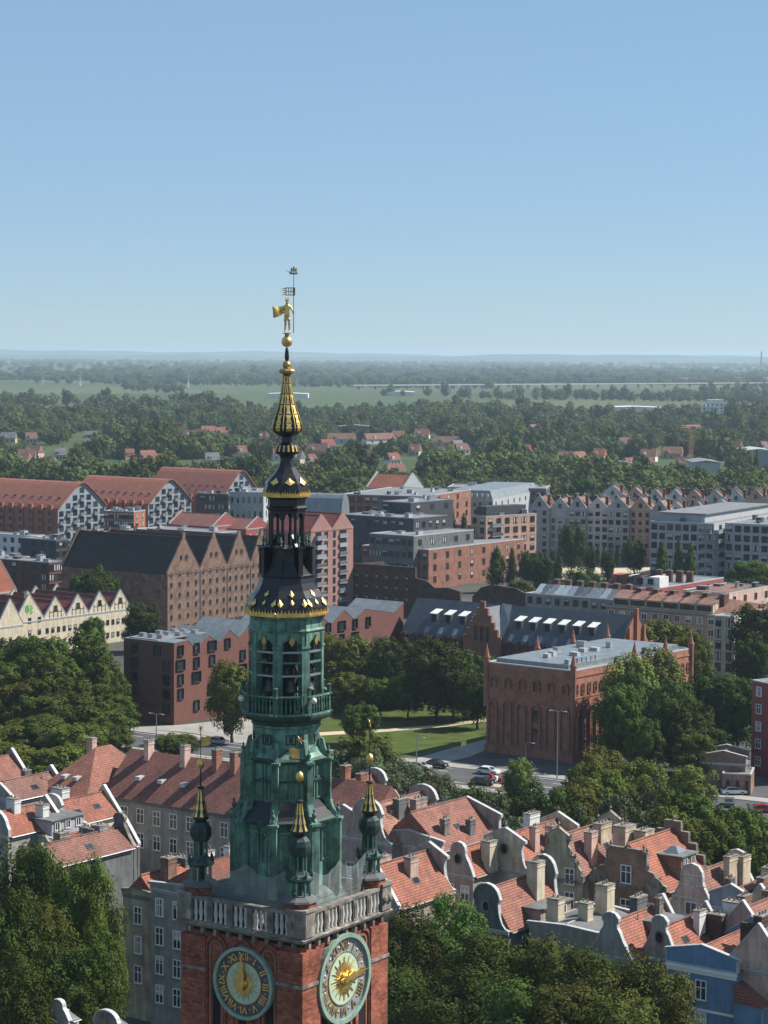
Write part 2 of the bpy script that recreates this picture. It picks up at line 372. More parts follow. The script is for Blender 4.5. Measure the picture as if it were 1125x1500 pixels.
def facade(root, w, d, face, cols, zs, ww, wh, kind='cross', skip=None, margin=None, proud=0.0, drop=0):
    L = w if face in (0, 2) else d
    mg = margin if margin is not None else L / cols / 2
    for i in range(cols):
        t = mg + (L - 2*mg) * (i / (cols - 1) if cols > 1 else .5)
        for j, z in enumerate(zs):
            if skip and skip(i, j): continue
            if drop and rnd.random() < drop: continue
            x, y = on_face(w, d, face, t)
            n = [(0,-1),(1,0),(0,1),(-1,0)][face]
            put(root, win_mesh(ww, wh, kind, rnd.choice((0, 0, 0, 0, 1, 2, 3))), x + n[0]*proud, y + n[1]*proud, z, face)
def balcony_mesh(w, dep, rail='glass_blue'):
    k = ('bal', round(w, 2), dep, rail)
    if k in _wc: return _wc[k]
    b = MB(); b.box(-w/2, -dep, -.18, w/2, 0, 0, 0)
    b.box(-w/2, -dep, 0, w/2, -dep+.05, 1.0, 1); b.box(-w/2, -dep+.05, 0, -w/2+.05, 0, 1.0, 1); b.box(w/2-.05, -dep+.05, 0, w/2, 0, 1.0, 1)
    b.box(-w/2-.02, -dep-.03, 1.0, w/2+.02, -dep+.07, 1.06, 0)
    _wc[k] = b.mesh('balcony', [M['lightgrey'], M[rail]]); return _wc[k]

# ------------------------------------------------------------------ gables
def half_profile(style):              # right half, (x as a fraction of the width, z as a fraction of the rise), eave to apex
    if style == 'tri': return [(.5, 0), (.5, .06), (0, 1)]
    if style == 'curve':
        a = [(.5, 0)] + [(.25 + .25*(1-math.sin(t)), .62*(1-math.cos(t))) for t in (.35, .7, 1.0, 1.25, 1.5)]
        return a + [(.27, .63), (.29, .68)] + [(.27*math.cos(t), .70 + .30*math.sin(t)) for t in (.25, .55, .85, 1.15, 1.57)]
    if style == 'bell':
        return [(.5, 0), (.46, .1), (.40, .26), (.33, .42), (.25, .56), (.22, .66), (.22, .76), (.20, .86), (.13, .96), (0, 1)]
    if style == 'ped':
        a = [(.5, 0)] + [(.3 + .2*(1-math.sin(t)), .5*(1-math.cos(t))) for t in (.4, .8, 1.15, 1.5)]
        return a + [(.3, .52), (.3, .68), (.37, .69), (.37, .73), (0, 1)]
    if style == 'low': return [(.5, 0), (.5, .5), (.53, .5), (.53, .56), (0, .95)]
    if style == 'step': return [(.5, 0), (.5, .14), (.40, .14), (.40, .36), (.30, .36), (.30, .58), (.20, .58), (.20, .8), (.10, .8), (.10, 1), (0, 1)]
    if style == 'flat': return [(.5, 0), (.5, .12), (.42, .2), (.34, .42), (.27, .47), (.25, .6), (.25, .92), (.21, .97), (.21, 1), (0, 1)]
    if style == 'scroll': return [(.5, 0), (.5, .1), (.45, .12), (.45, .22), (.40, .3), (.36, .28), (.34, .42), (.29, .5), (.26, .48), (.24, .62), (.19, .68), (.19, .8), (.25, .8), (.25, .84), (0, 1.02)]
    if style == 'round': return [(.5, 0), (.5, .25)] + [(.46*math.cos(t), .3 + .7*math.sin(t)) for t in (.15, .4, .7, 1.0, 1.3, 1.57)]
    if style == 'neck': return [(.5, 0), (.36, .22), (.27, .38), (.2, .56), (.14, .66), (.13, .8), (.17, .82), (.17, .88), (.1, .97), (0, 1)]
def gable_pts(style, w, ze, rise):
    hp = half_profile(style)
    r = [(x*w, ze + z*rise) for x, z in hp]
    return r + [(-x, z) for x, z in reversed(r) if x > 1e-6]
def gable(root, style, w, ze, rise, y0, thick, wall, cop=None, z0=0.0, name='gable', oculus=False):
    pts = gable_pts(style, w, ze, rise)
    g = MB().prism_y([(-w/2, z0), (w/2, z0)] + pts, y0, y0 + thick).build(name, wall, root)
    if cop:
        c = MB()
        for (xa, za), (xb, zb) in zip(pts[:-1], pts[1:]):
            dx, dz = xb-xa, zb-za; L = math.hypot(dx, dz)
            if L < .02: continue
            nx, nz = dz/L*.12, -dx/L*.12
            ex, ez = dx/L*.05, dz/L*.05
            c.prism_y([(xa-ex, za-ez), (xa-ex+nx, za-ez+nz), (xb+ex+nx, zb+ez+nz), (xb+ex, zb+ez)], y0-.08, y0+thick+.08)
        c.build('coping', cop, g)
    if style in ('scroll', 'flat', 'step', 'ped', 'neck', 'bell', 'curve') and cop and w > 4:
        hp = half_profile(style); f = MB()
        spots = [(0, ze + rise*hp[-1][1])]
        if style in ('scroll', 'flat', 'step'): spots += [(sg*x*w, ze+z*rise) for x, z in hp[2:-1:2] for sg in (-1, 1)]
        if style in ('scroll', 'flat', 'step', 'ped'):
            for x, z in spots: f.lathe([(.16, z), (.16, z+.18), (.07, z+.24), (.2, z+.45), (.16, z+.6), (.04, z+.8)], 8, 0, x, y0+thick/2)
            f.build('gable_finial', M['stone'], g)
    if w > 3.4 and rise > .8:          # moulded bands across the front
        sy = y0 if y0 < 0 else y0+thick; o1, o2 = (sy-.14, sy) if y0 < 0 else (sy, sy+.14)
        b2 = MB().box(-w/2-.05, o1, ze-.1, w/2+.05, o2, ze+.12).box(-w/2-.02, o1+(.05 if y0 < 0 else 0), ze-.32, w/2+.02, o2-(0 if y0 < 0 else .05), ze-.2)
        b2.build('moulding', cop or wall, g)
    if oculus:
        o = MB(); zc = ze + rise*.5
        o.prism_y([(.45*math.cos(a), zc+.6*math.sin(a)) for a in [k*math.pi/6 for k in range(12)]], y0-.06, y0, 1)  # shade of the oval opening, drawn as a near-black panel
        for k in range(12):
            a, b2 = k*math.pi/6, (k+1)*math.pi/6
            o.prism_y([(.45*math.cos(a), zc+.6*math.sin(a)), (.62*math.cos(a), zc+.78*math.sin(a)), (.62*math.cos(b2), zc+.78*math.sin(b2)), (.45*math.cos(b2), zc+.6*math.sin(b2))], y0-.14, y0, 0)
        o.build('oculus', [M['stone'], M['hole']], g)
    return g
def chimney(root, x, y, z0, wx, wy, z1, mat, pots=2, cap=None):
    c = MB().cbox(x, y, z0, wx, wy, z1-z0).cbox(x, y, z1-.55, wx+.12, wy+.12, .16).cbox(x, y, z1-.2, wx+.1, wy+.1, .12).cbox(x, y, z0, wx+.14, wy+.14, (z1-z0)*.28).build('chimney', mat, root)
    b = MB().cbox(x, y, z1, wx+.16, wy+.16, .14)
    for i in range(pots):
        q = (i+.5)/pots - .5
        px_, py_ = (x+q*wx*.85, y) if wx > wy else (x, y+q*wy*.85)
        b.lathe([(.13, z1+.14), (.11, z1+.5)], 6, 0, px_, py_)
    b.build('chimney_cap', cap or M['stone'], c)
    return c
def flat_dormer(root, x0, x1, y0, y1, z0, z1, wall=None, roof=None, wins=2):
    d = MB().box(x0, y0, z0, x1, y1, z1).build('dormer', wall or M['mauve'], root)
    MB().box(x0-.2, y0-.25, z1, x1+.3, y1+.25, z1+.16).build('dormer_roof', roof or M['bitumen'], d)
    for i in range(wins):
        t = y0 + (y1-y0)*(i+.5)/wins
        put(d, win_mesh(.8, 1.0, 'plain'), x1, t, z1-1.3, 1)
    return d

def house(label, px, py, ze, zr, w, d, wall, roof='tile', front='curve', rear='curve', rz=GRID, zs=(), cols=2, ww=1.1, wh=1.7, kind='cross',
          chim=(), cop='coping', front_rise=None, rear_rise=None, oculus=False, skylights=0, name='gabled_house', cat='house', group=None, C=None, at='front', side=0, side_zs=(), side_kind='plain'):
    X, Y = axes(rz)
    C = Vector(C) if C is not None else P(px, py, ze)
    if at == 'rear': C = C - Y*d
    o = C - X*(w/2) + Y*(d/2)
    root = thing(name, label, cat, (o.x, o.y, 0), R_(rz), group)
    wm = M[wall]; rise = zr - ze
    MB().box(-w/2+.06, -d/2+.4, 0, w/2-.06, d/2-.4, ze).build('wall', wm, root)
    rf = MB().prism_y([(-w/2-.22, ze-.12), (w/2+.22, ze-.12), (0, zr)], -d/2+.38, d/2-.38).build('roof', M[roof], root)
    MB().tube([(0, -d/2+.4, zr+.02), (0, d/2-.4, zr+.02)], .13, 6).build('ridge_tiles', M['tile_old' if roof.startswith('tile') else 'metal'], rf)
    MB().tube([(w/2+.3, -d/2+.45, ze-.16), (w/2+.3, d/2-.45, ze-.16)], .09, 6).build('gutter', M['metal'], rf)
    if front: gable(root, front, w, ze, front_rise or rise+.9, -d/2, .4, wm, M[cop] if cop else None, oculus=oculus)
    if rear: gable(root, rear, w, ze, rear_rise or rise+.9, d/2-.4, .4, wm, M[cop] if cop else None)
    for z in zs: facade(root, w, d, 0, cols, [z], ww, wh, kind)
    for sd in (1, 3):
        if side: facade(root, w-.12, d, sd, side, list(side_zs), ww, wh, side_kind)
    for c in chim:                    # x, y in metres from the middle, size, top, material
        x, y, sx, sy, z1, mt = c
        chimney(root, x, y, ze, sx, sy, z1, M[mt], pots=3 if max(sx, sy) > 1.6 else 2)
    sl_ang = math.atan2(zr-ze, w/2)
    if roof.startswith('tile') and name == 'gabled_house' and w > 4.5 and C.y < 420:
        skylights = skylights or rnd.choice((0, 1, 1, 2))
        for k in range(rnd.choice((1, 2, 3))):    # aerials and vent pipes
            xx, yy = w*rnd.uniform(-.1, .3), d*rnd.uniform(-.35, .35); zz = zr - (zr-ze)*abs(xx)/(w/2); hh = rnd.uniform(.5, 1.9)
            an = MB().tube([(xx, yy, zz-.1), (xx, yy, zz+hh)], .035 if hh > 1 else .07, 5)
            if hh > 1: an.tube([(xx-.5, yy, zz+hh-.1), (xx+.5, yy, zz+hh-.1)], .025, 4).tube([(xx-.35, yy, zz+hh-.4), (xx+.35, yy, zz+hh-.4)], .02, 4)
            an.build('aerial' if hh > 1 else 'vent_pipe', M['metal'], root)
    for k in range(skylights):
        t = .35 + .3*rnd.random(); yy = -d/2 + 1.5 + (d-3)*(k+.5)/skylights
        xm = t*w/2; zm = zr - (zr-ze)*t
        s = MB().box(-.45, -.6, .02, .45, .6, .12, 0).box(-.36, -.5, .12, .36, .5, .13, 1)
        so = s.build('skylight', [M['frame_dark'], M['glass']], root, (xm, yy, zm)); so.rotation_euler = (0, sl_ang, 0)
    return root

def block(label, px, py, z, left, right, wall, rz=GRID, base=None, floors=4, cl=4, cr=4, ww=1.3, wh=1.6, kind='dark', wall_r=None, roof='bitumen_light', clutter=4,
          name='building', cat='building', group=None, z0=1.2, wl=None, d_=None, w_=None, faces=(0, 1), drop=0, fl_h=None, parapet=.5):
    """a flat-roofed building from its near top corner; left and right are the picture columns its two faces end at"""
    X, Y = axes(rz); C = P(px, py, z)
    w = w_ or extent(C, -X, left); d = d_ or extent(C, Y, right)
    o = C - X*(w/2) + Y*(d/2)
    root = thing(name, label, cat, (o.x, o.y, 0), R_(rz), group)
    MB().box(-w/2, -d/2, 0, w/2, d/2, z).build('wall', M[wall], root)
    if wall_r: MB().box(w/2, -d/2+.02, 0, w/2+.05, d/2-.02, z-.02).build('wall_panel', M[wall_r], root)
    rf = MB().box(-w/2+.3, -d/2+.3, z, w/2-.3, d/2-.3, z+.05).build('roof', M[roof], root)
    p = MB()
    for x0, y0, x1, y1 in ((-w/2-.04, -d/2-.04, w/2+.04, -d/2+.3), (-w/2-.04, d/2-.3, w/2+.04, d/2+.04), (-w/2-.04, -d/2+.3, -w/2+.3, d/2-.3), (w/2-.3, -d/2+.3, w/2+.04, d/2-.3)): p.box(x0, y0, z, x1, y1, z+parapet*.5)
    p.build('parapet', M['coping' if wall not in ('anthracite', 'dark_brick') else 'metal'], root)
    for k in range(clutter):
        sx, sy, h = .8+2*rnd.random(), .8+2*rnd.random(), .5+1.2*rnd.random()
        x, y = (rnd.random()-.5)*(w-sx-1.5), (rnd.random()-.5)*(d-sy-1.5)
        MB().cbox(x, y, z+.05, sx, sy, h).box(x-sx/2-.1, y-sy/2-.1, z+.05+h, x+sx/2+.1, y+sy/2+.1, z+.15+h, 1).build('roof_unit', [M[rnd.choice(['metal', 'lightgrey', 'anthracite'])], M['metal']], rf)
    fh = fl_h or (z - z0) / floors
    zs = [z0 + fh*j + (fh-wh)*.45 for j in range(floors)]
    for fc, n, pr in ((0, cl, 0), (1, cr, .05 if wall_r else 0), (2, cl, 0), (3, cr, 0)):
        if fc in faces and n: facade(root, w, d, fc, n, zs, ww, wh, kind, proud=pr, drop=drop)
    return root, w, d

# ------------------------------------------------------------------ trees
def crown_arrays(seed, r, h0, h1, n_cl, n_lf, leaf, shape='round', droop=0.0, core=True):
    g = np.random.default_rng(seed)
    cz, hz = (h0+h1)/2, (h1-h0)/2
    u = g.normal(size=(n_cl, 3)); u /= np.linalg.norm(u, axis=1)[:, None]
    if shape == 'broad': u = u / (np.sum(np.abs(u)**2.8, axis=1)**(1/2.8))[:, None]
    rad = (.42 + .58*g.random(n_cl)**.6) if shape != 'broad' else (.60 + .40*g.random(n_cl)**.7)
    lob = 1 + (.2 if shape != 'broad' else .14)*np.sin(u[:, 0]*3.1+seed) * np.cos(u[:, 1]*2.7+seed*1.7)
    cs = u * rad[:, None] * lob[:, None]
    if shape == 'cone': cs[:, :2] *= np.clip(1.05 - .5*(cs[:, 2:3]+.3), .3, 1.15)
    elif shape == 'round': cs[:, :2] *= np.clip(1.08 - .25*np.maximum(cs[:, 2:3], 0)**2 - .25*np.maximum(-cs[:, 2:3]-.3, 0), .4, 1.2)
    cr = (.17 + .17*g.random(n_cl))
    cl = np.repeat(np.arange(n_cl), n_lf)
    n = g.normal(size=(n_cl*n_lf, 3)); n[:, 2] += .35; n /= np.linalg.norm(n, axis=1)[:, None]
    pos = cs[cl] + n * (cr[cl] * (.7 + .35*g.random(len(cl))))[:, None]
    pos = pos * np.array([r, r, hz]) * .88 + np.array([0, 0, cz])
    if droop: pos[:, 2] -= droop * g.random(len(cl)) * (np.hypot(pos[:, 0], pos[:, 1])/r)
    out = pos - np.array([0, 0, cz]); out /= np.maximum(np.linalg.norm(out, axis=1)[:, None], .01)
    nn = n*1.0 + out*.3 + g.normal(size=n.shape)*.22; nn /= np.linalg.norm(nn, axis=1)[:, None]
    a = np.cross(nn, g.normal(size=n.shape)); a /= np.maximum(np.linalg.norm(a, axis=1)[:, None], 1e-3); b = np.cross(nn, a)
    sz = leaf * (.6 + .8*g.random(len(cl)))[:, None]
    q = np.stack([pos - a*sz*.5, pos - b*sz*.36 + a*sz*.06, pos + a*sz*.5, pos + b*sz*.36 + a*sz*.06], 1).reshape(-1, 3)
    f = np.arange(len(q)).reshape(-1, 4)
    return q, f
def crown_mesh(name, mat, *a, **k):
    q, f = crown_arrays(*a, **k)
    r, h0, h1 = a[1], a[2], a[3]
    bm = bmesh.new(); bmesh.ops.create_icosphere(bm, subdivisions=2, radius=1)   # the dense inner foliage
    g = random.Random(a[0])
    vs = []; 
    for v in bm.verts:
        k2 = .46 + .2*g.random(); vs.append((v.co.x*r*k2, v.co.y*r*k2, (h0+h1)/2 + v.co.z*(h1-h0)/2*k2))
    cf = [tuple(v.index for v in fa.verts) for fa in bm.faces]; bm.free()
    me = bpy.data.meshes.new(name)
    nq = len(q); nv = nq + len(vs)
    me.vertices.add(nv); me.vertices.foreach_set('co', np.concatenate([q, np.array(vs)]).astype('f').ravel())
    li = np.concatenate([f.ravel(), (np.array(cf)+nq).ravel()]).astype('i')
    me.loops.add(len(li)); me.loops.foreach_set('vertex_index', li)
    nf = len(f); tot = nf + len(cf)
    me.polygons.add(tot)
    st = np.concatenate([np.arange(nf)*4, nf*4 + np.arange(len(cf))*3]).astype('i')
    me.polygons.foreach_set('loop_start', st)
    me.materials.append(M[mat]); me.update(); me.validate(); return me
def trunk_mesh(seed, h0, h1, r, rt):
    g = random.Random(seed); b = MB()
    top = h0 + (h1-h0)*.6
    b.tube([(0, 0, -.2), (.1*g.random(), .1, h0*.5), (.15, -.1, h0), (0, .1, top)], [rt*1.3, rt, rt*.85, rt*.25], 8)
    for k in range(6):
        a = k*1.05 + g.random()*.6; z = h0*.8 + (top-h0)*k/7
        e = r*(.5+.25*g.random())
        b.tube([(0, 0, z), (e*.5*math.cos(a), e*.5*math.sin(a), z+e*.45), (e*math.cos(a), e*math.sin(a), z+e*.75)], [rt*.45, rt*.3, rt*.1], 5)
    return b.mesh('trunk', M['bark'], True)
KINDS = {}
def kind(nm, mat, r, h0, h1, n_cl, n_lf, leaf, shape='round', droop=0.0, rt=.3, n=2):
    KINDS[nm] = [(crown_mesh('crown', mat, 11*i+len(KINDS)*7+3, r, h0, h1, n_cl, n_lf, leaf, shape=shape, droop=droop), trunk_mesh(i+5, h0+1, h1, r, rt), r, h1) for i in range(n)]
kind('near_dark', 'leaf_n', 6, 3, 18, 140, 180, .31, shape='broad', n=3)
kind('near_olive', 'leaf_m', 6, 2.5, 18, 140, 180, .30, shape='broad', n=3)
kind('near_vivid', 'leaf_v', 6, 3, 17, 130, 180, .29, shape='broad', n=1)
kind('mid_green', 'leaf_a', 5, 2, 14, 110, 110, .42, shape='broad', n=3)
kind('mid_dark', 'leaf_c', 5, 1.5, 15, 110, 110, .42, shape='broad')
kind('mid_olive', 'leaf_b', 5, 1.5, 14, 110, 110, .42, shape='broad')
kind('mid_lime', 'leaf_y', 5, 2, 16, 110, 110, .40, shape='broad', n=1)
kind('willow', 'leaf_d', 5, .6, 11, 100, 95, .38, droop=2.0)
kind('poplar', 'leaf_a', 2.0, 1, 18, 100, 60, .4, shape='cone', rt=.25)
kind('far_tree', 'leaf_far', 5, 0, 11, 40, 34, .85, n=4)
kind('far_olive', 'leaf_b', 5, 0, 10, 40, 34, .85, n=2)
kind('far_dark', 'leaf_c', 5, 0, 13, 40, 34, .85, n=1)
kind('far_pale', 'leaf_d', 5, 0, 9, 40, 34, .85, n=1)
kind('far_poplar', 'leaf_c', 1.9, 0, 18, 36, 20, .8, shape='cone')
_tk = {}
def tree(px, pyt, y, wpx, kd, label, group=None, zb=0.0, name='tree'):
    top = PY(px, pyt, y); h = top.z - zb
    i = _tk.get(kd, 0); _tk[kd] = i + 1
    cm, tm, r, h1 = KINDS[kd][i % len(KINDS[kd])]
    if kd.startswith('mid_') or kd == 'willow': wpx = min(wpx*1.18, 94)
    rr = wpx * y / F_PX / 2 / r
    t = thing(name, label, 'tree', (top.x, top.y, zb), rnd.random()*6.28, group)
    sc = (rr, rr, h/h1)
    ob('trunk', tm, t, sc=(min(rr, h/h1),)*2 + (h/h1,)); ob('crown', cm, t, sc=sc)
    return t

# ------------------------------------------------------------------ ground, roads, lawn
def ground_mat():
    m, nt, b = _mat('ground_cover')
    geo = N(nt, 'ShaderNodeNewGeometry'); sep = N(nt, 'ShaderNodeSeparateXYZ'); nt.links.new(geo.outputs['Position'], sep.inputs[0])
    mp = N(nt, 'ShaderNodeMapping'); mp.inputs['Scale'].default_value = (.0016, .0011, 0); mp.inputs['Rotation'].default_value = (0, 0, .25); nt.links.new(geo.outputs['Position'], mp.inputs[0])
    vo = N(nt, 'ShaderNodeTexVoronoi'); vo.inputs['Scale'].default_value = 1.6; nt.links.new(mp.outputs[0], vo.inputs['Vector'])
    rp = N(nt, 'ShaderNodeValToRGB'); e = rp.color_ramp.elements
    e[0].position = 0; e[0].color = (.045,.068,.026,1); e[1].position = 1; e[1].color = (.07,.09,.04,1)
    q = e.new(.35); q.color = (.06,.085,.032,1); q = e.new(.6); q.color = (.092,.10,.052,1); q = e.new(.8); q.color = (.05,.076,.03,1)
    sc_ = N(nt, 'ShaderNodeSeparateColor'); nt.links.new(vo.outputs['Color'], sc_.inputs[0]); nt.links.new(sc_.outputs[0], rp.inputs[0])
    fld = vary(nt, rp.outputs[0], .18, .02, 'Object')
    town = vary(nt, (.075,.075,.065), .35, .05, 'Object')
    mr = N(nt, 'ShaderNodeMapRange'); mr.inputs[1].default_value = 850; mr.inputs[2].default_value = 1000; nt.links.new(sep.outputs[1], mr.inputs[0])
    mx = N(nt, 'ShaderNodeMix', data_type='RGBA'); nt.links.new(mr.outputs[0], mx.inputs[0]); nt.links.new(town, mx.inputs[6]); nt.links.new(fld, mx.inputs[7])
    nt.links.new(mx.outputs[2], b.inputs['Base Color']); b.inputs['Roughness'].default_value = .95; b.inputs['Specular IOR Level'].default_value = .1
    return m
M['ground'] = ground_mat()
def grass_mat():
    m, nt, b = _mat('lawn_grass')
    a = vary(nt, (.058,.082,.017), .35, .25); no = N(nt, 'ShaderNodeTexNoise'); no.inputs['Scale'].default_value = .09; no.inputs['Detail'].default_value = 9; no.inputs['Roughness'].default_value = .75
    nt.links.new(coords(nt, 'Object'), no.inputs['Vector'])
    mr = N(nt, 'ShaderNodeMapRange'); mr.inputs[1].default_value = .48; mr.inputs[2].default_value = .7; mr.inputs[4].default_value = .75; nt.links.new(no.outputs['Fac'], mr.inputs[0])
    mx = N(nt, 'ShaderNodeMix', data_type='RGBA'); nt.links.new(mr.outputs[0], mx.inputs[0]); nt.links.new(a, mx.inputs[6]); mx.inputs[7].default_value = (.095,.085,.035,1)   # dry patches
    nt.links.new(mx.outputs[2], b.inputs['Base Color']); b.inputs['Roughness'].default_value = .95; b.inputs['Specular IOR Level'].default_value = .1
    return m
M['grass'] = grass_mat()
tag(MB().add([(-30000,-2000,0),(30000,-2000,0),(30000,40000,0),(-30000,40000,0)], [(0,1,2,3)]).build('ground', M['ground']), kind='structure')
def sheet(name, pix, mat, z, kind='structure'):
    pts = [P(a, b, z) for a, b in pix]
    return tag(MB().add(pts, [tuple(range(len(pts)))]).build(name, M[mat]), kind=kind)
def slab(name, pix, mat, z0, z1):
    pts = [P(a, b, z1) for a, b in pix]
    if sum((pts[i].x*pts[(i+1) % len(pts)].y - pts[(i+1) % len(pts)].x*pts[i].y) for i in range(len(pts))) < 0: pts.reverse()
    return tag(MB().prism_z([(p.x, p.y) for p in pts], z0, z1).build(name, M[mat]), kind='structure')
# the main road runs along the grid behind the old town
RX, RY = axes(-31.0)
RO = P(640, 1135, 0)
def road_pt(a, b, z): return (RO.x + RX.x*a + RY.x*b, RO.y + RX.y*a + RY.y*b, z)
def strip(name, a0, a1, b0, b1, z, mat, kind='structure', z0=None):
    q = [road_pt(a0, b0, z), road_pt(a1, b0, z), road_pt(a1, b1, z), road_pt(a0, b1, z)]
    if z0 is None: o = MB().add(q, [(0,1,2,3)]).build(name, M[mat])
    else: o = MB().prism_z([p[:2] for p in q], z0, z).build(name, M[mat])
    return tag(o, kind=kind)
strip('road', -120, 90, -7, 8, .008, 'asphalt')
strip('pavement', -120, 90, 8, 11.5, .13, 'paving', z0=0)
strip('pavement', -120, 90, -10, -7, .13, 'paving', z0=0)
for k in range(34):
    strip('lane_marking', -116+6*k, -113+6*k, .2, .38, .014, 'paint'); strip('lane_marking', -116+6*k, -113+6*k, 4.0, 4.15, .014, 'paint')
strip('edge_line', -118, 88, -6.6, -6.45, .014, 'paint'); strip('edge_line', -118, 88, 7.4, 7.55, .014, 'paint')
sheet('lawn', [(455,1108),(600,1108),(716,1084),(716,1040),(560,1020),(400,1022),(360,1060)], 'grass', .02)
sheet('verge', [(150,1062),(182,1058),(182,1040),(140,1042)], 'grass', .02)
sheet('forecourt', [(182,1066),(270,1072),(372,1088),(372,1050),(262,1062)], 'paving', .025)
sheet('footpath', [(460,1073),(560,1068),(640,1062),(716,1052),(716,1056),(640,1066),(560,1072),(460,1078)], 'sand', .03)
sheet('side_street', [(585,1118),(610,1128),(690,1108),(716,1096),(716,1082),(668,1094)], 'paving', .05)
sheet('yard', [(690,1108),(640,1140),(700,1150),(860,1130),(1010,1090),(1060,1075),(1060,1060),(860,1100),(720,1112)], 'asphalt', .035)
sheet('square', [(1030,1130),(1125,1130),(1125,1200),(1090,1200),(1030,1180)], 'asphalt', .03)
sheet('parking_ground', [(770,832),(960,806),(960,838),(900,850),(800,850)], 'sand', .02)

# ------------------------------------------------------------------ the town hall tower
TD = 150.0
TO = PY(419, 1000, TD); TROT = -33.5
tower = thing('town_hall_tower', 'tall red brick clock tower with green copper and black gilded spire', 'tower', (TO.x, TO.y, 0), R_(TROT))
def TZ(py): return PY(420, py, TD).z
K = .0456
def tp(lst): return [(hw*K, TZ(y)) for hw, y in lst]
S = 4.7                                # half side of the brick shaft
zt = TZ(1352)
b = MB(); b.box(-S, -S, 0, S, S, zt)
b.build('brick_shaft', M['tower_brick'], tower)
for sx in (-1, 1):
    for sy in (-1, 1):
        MB().cbox(sx*(S-.75), sy*(S-.75), 0, 2.0, 2.0, zt-.3).build('corner_pier', M['tower_brick'], tower)
        MB().cbox(sx*(S-.75), sy*(S-.75), TZ(1408), 2.16, 2.16, .22).build('string_course', M['stone'], tower)
def on_side(face):                     # local turn for something built on the -Y side
    return R_(90*face)
def arch_ring(w, z0, z1, y0, y1, t, m=0, n=9):
    o = [(w/2+t, z0)] + [((w/2+t)*math.cos(math.pi*k/n), z1+(w/2+t)*math.sin(math.pi*k/n)) for k in range(n+1)] + [(-w/2-t, z0)]
    i = [(w/2, z0)] + [(w/2*math.cos(math.pi*k/n), z1+w/2*math.sin(math.pi*k/n)) for k in range(n+1)] + [(-w/2, z0)]
    b = MB()
    for j in range(len(o)-1): b.prism_y([i[j], o[j], o[j+1], i[j+1]], y0, y1, m)
    return b
for face in (0, 1, 2, 3):
    for q in (-2.15, 0, 2.15):
        a = arch_ring(1.35, TZ(1600), TZ(1372), -S-.16, -S, .2); a.build('blind_arch', M['tower_brick'], tower, rz=on_side(face))
        a = arch_ring(.85, TZ(1600), TZ(1374), -S-.07, -S, .14); a.build('blind_arch', M['red_brick'], tower, rz=on_side(face))
        MB().box(q-.3, -S-.03, 8, q+.3, -S, TZ(1425)).build('slit_shade', M['hole'], tower, rz=on_side(face))  # inner shade of the slit painted as a thin near-black box
# the arches were built on the axis: shift them along their side
_i = 0
for ch in [c for c in tower.children if c.name.split('.')[0] == 'blind_arch']:
    face = int(round(ch.rotation_euler.z / (math.pi/2))); q = (-2.15, 0, 2.15)[(_i // 2) % 3]; _i += 1
    ch.location = (math.cos(ch.rotation_euler.z)*q, math.sin(ch.rotation_euler.z)*q, 0)
# corbel table and parapet
zc = TZ(1343); zp0 = TZ(1336); zp1 = TZ(1301)
b = MB().lathe([((S+.05)*1.4142, zc-.2), ((S+.42)*1.4142, zc), ((S+.5)*1.4142, zc+.18), ((S+.3)*1.4142, zp0)], 4, 45)
b.build('cornice', M['stone'], tower)
for face in range(4):
    for k in range(9):
        x = -S+.5 + k*(2*S-1)/8
        MB().box(x-.12, -S-.3, zc-.5, x+.12, -S, zc-.12).build('corbel', M['stone'], tower, rz=on_side(face))
PS = S + .2
bal_me = MB().lathe([(.11, 0), (.13, .06), (.09, .14), (.15, .5), (.10, .95), (.13, 1.1), (.11, 1.2)], 8, 0).mesh('baluster', M['white_stone'], True)
bal_h = zp1 - zp0 - .22
pier_me = MB().cbox(0, 0, 0, .42, .4, bal_h).cbox(0, -.21, .2, .26, .05, bal_h-.4).mesh('parapet_pier', M['stone'])
for face in range(4):
    c, s = math.cos(on_side(face)), math.sin(on_side(face))
    def L(x, y, z): return (x*c - y*s, x*s + y*c, z)
    MB().box(-PS+.9, -PS-.22, zp1-.22, PS-.9, -PS+.22, zp1).build('rail', M['stone'], tower, rz=on_side(face))
    n = 19
    for k in range(n):
        x = -PS+1.2 + k*(2*PS-2.4)/(n-1)
        if k % 4 == 3: ob('parapet_pier', pier_me, tower, L(x, -PS, zp0), on_side(face))
        else: ob('baluster', bal_me, tower, L(x, -PS, zp0), 0, sc=(1, 1, bal_h/1.2))
    # carved corner block on each corner
    cb = MB().prism_z([(PS-1.0, -PS-.3), (PS+.05, -PS-.3), (PS+.3, -PS-.05), (PS+.3, -PS+1.0), (PS-1.0, -PS+1.0)], zp0, zp1+.02)
    cb.prism_z([(PS-1.06, -PS-.38), (PS+.1, -PS-.38), (PS+.38, -PS-.1), (PS+.38, -PS+1.06), (PS-1.06, -PS+1.06)], zp1+.02, zp1+.2)
    cbo = cb.build('corner_block', M['stone'], tower, rz=on_side(face))
    for q in (PS-.75, PS-.2): MB().lathe([(.22, 0), (.26, .1), (.12, .2)], 10, 0).build('carved_shield', M['stone'], cbo, (q, -PS-.3, zp0+.75)).rotation_euler = (R_(90), 0, 0)
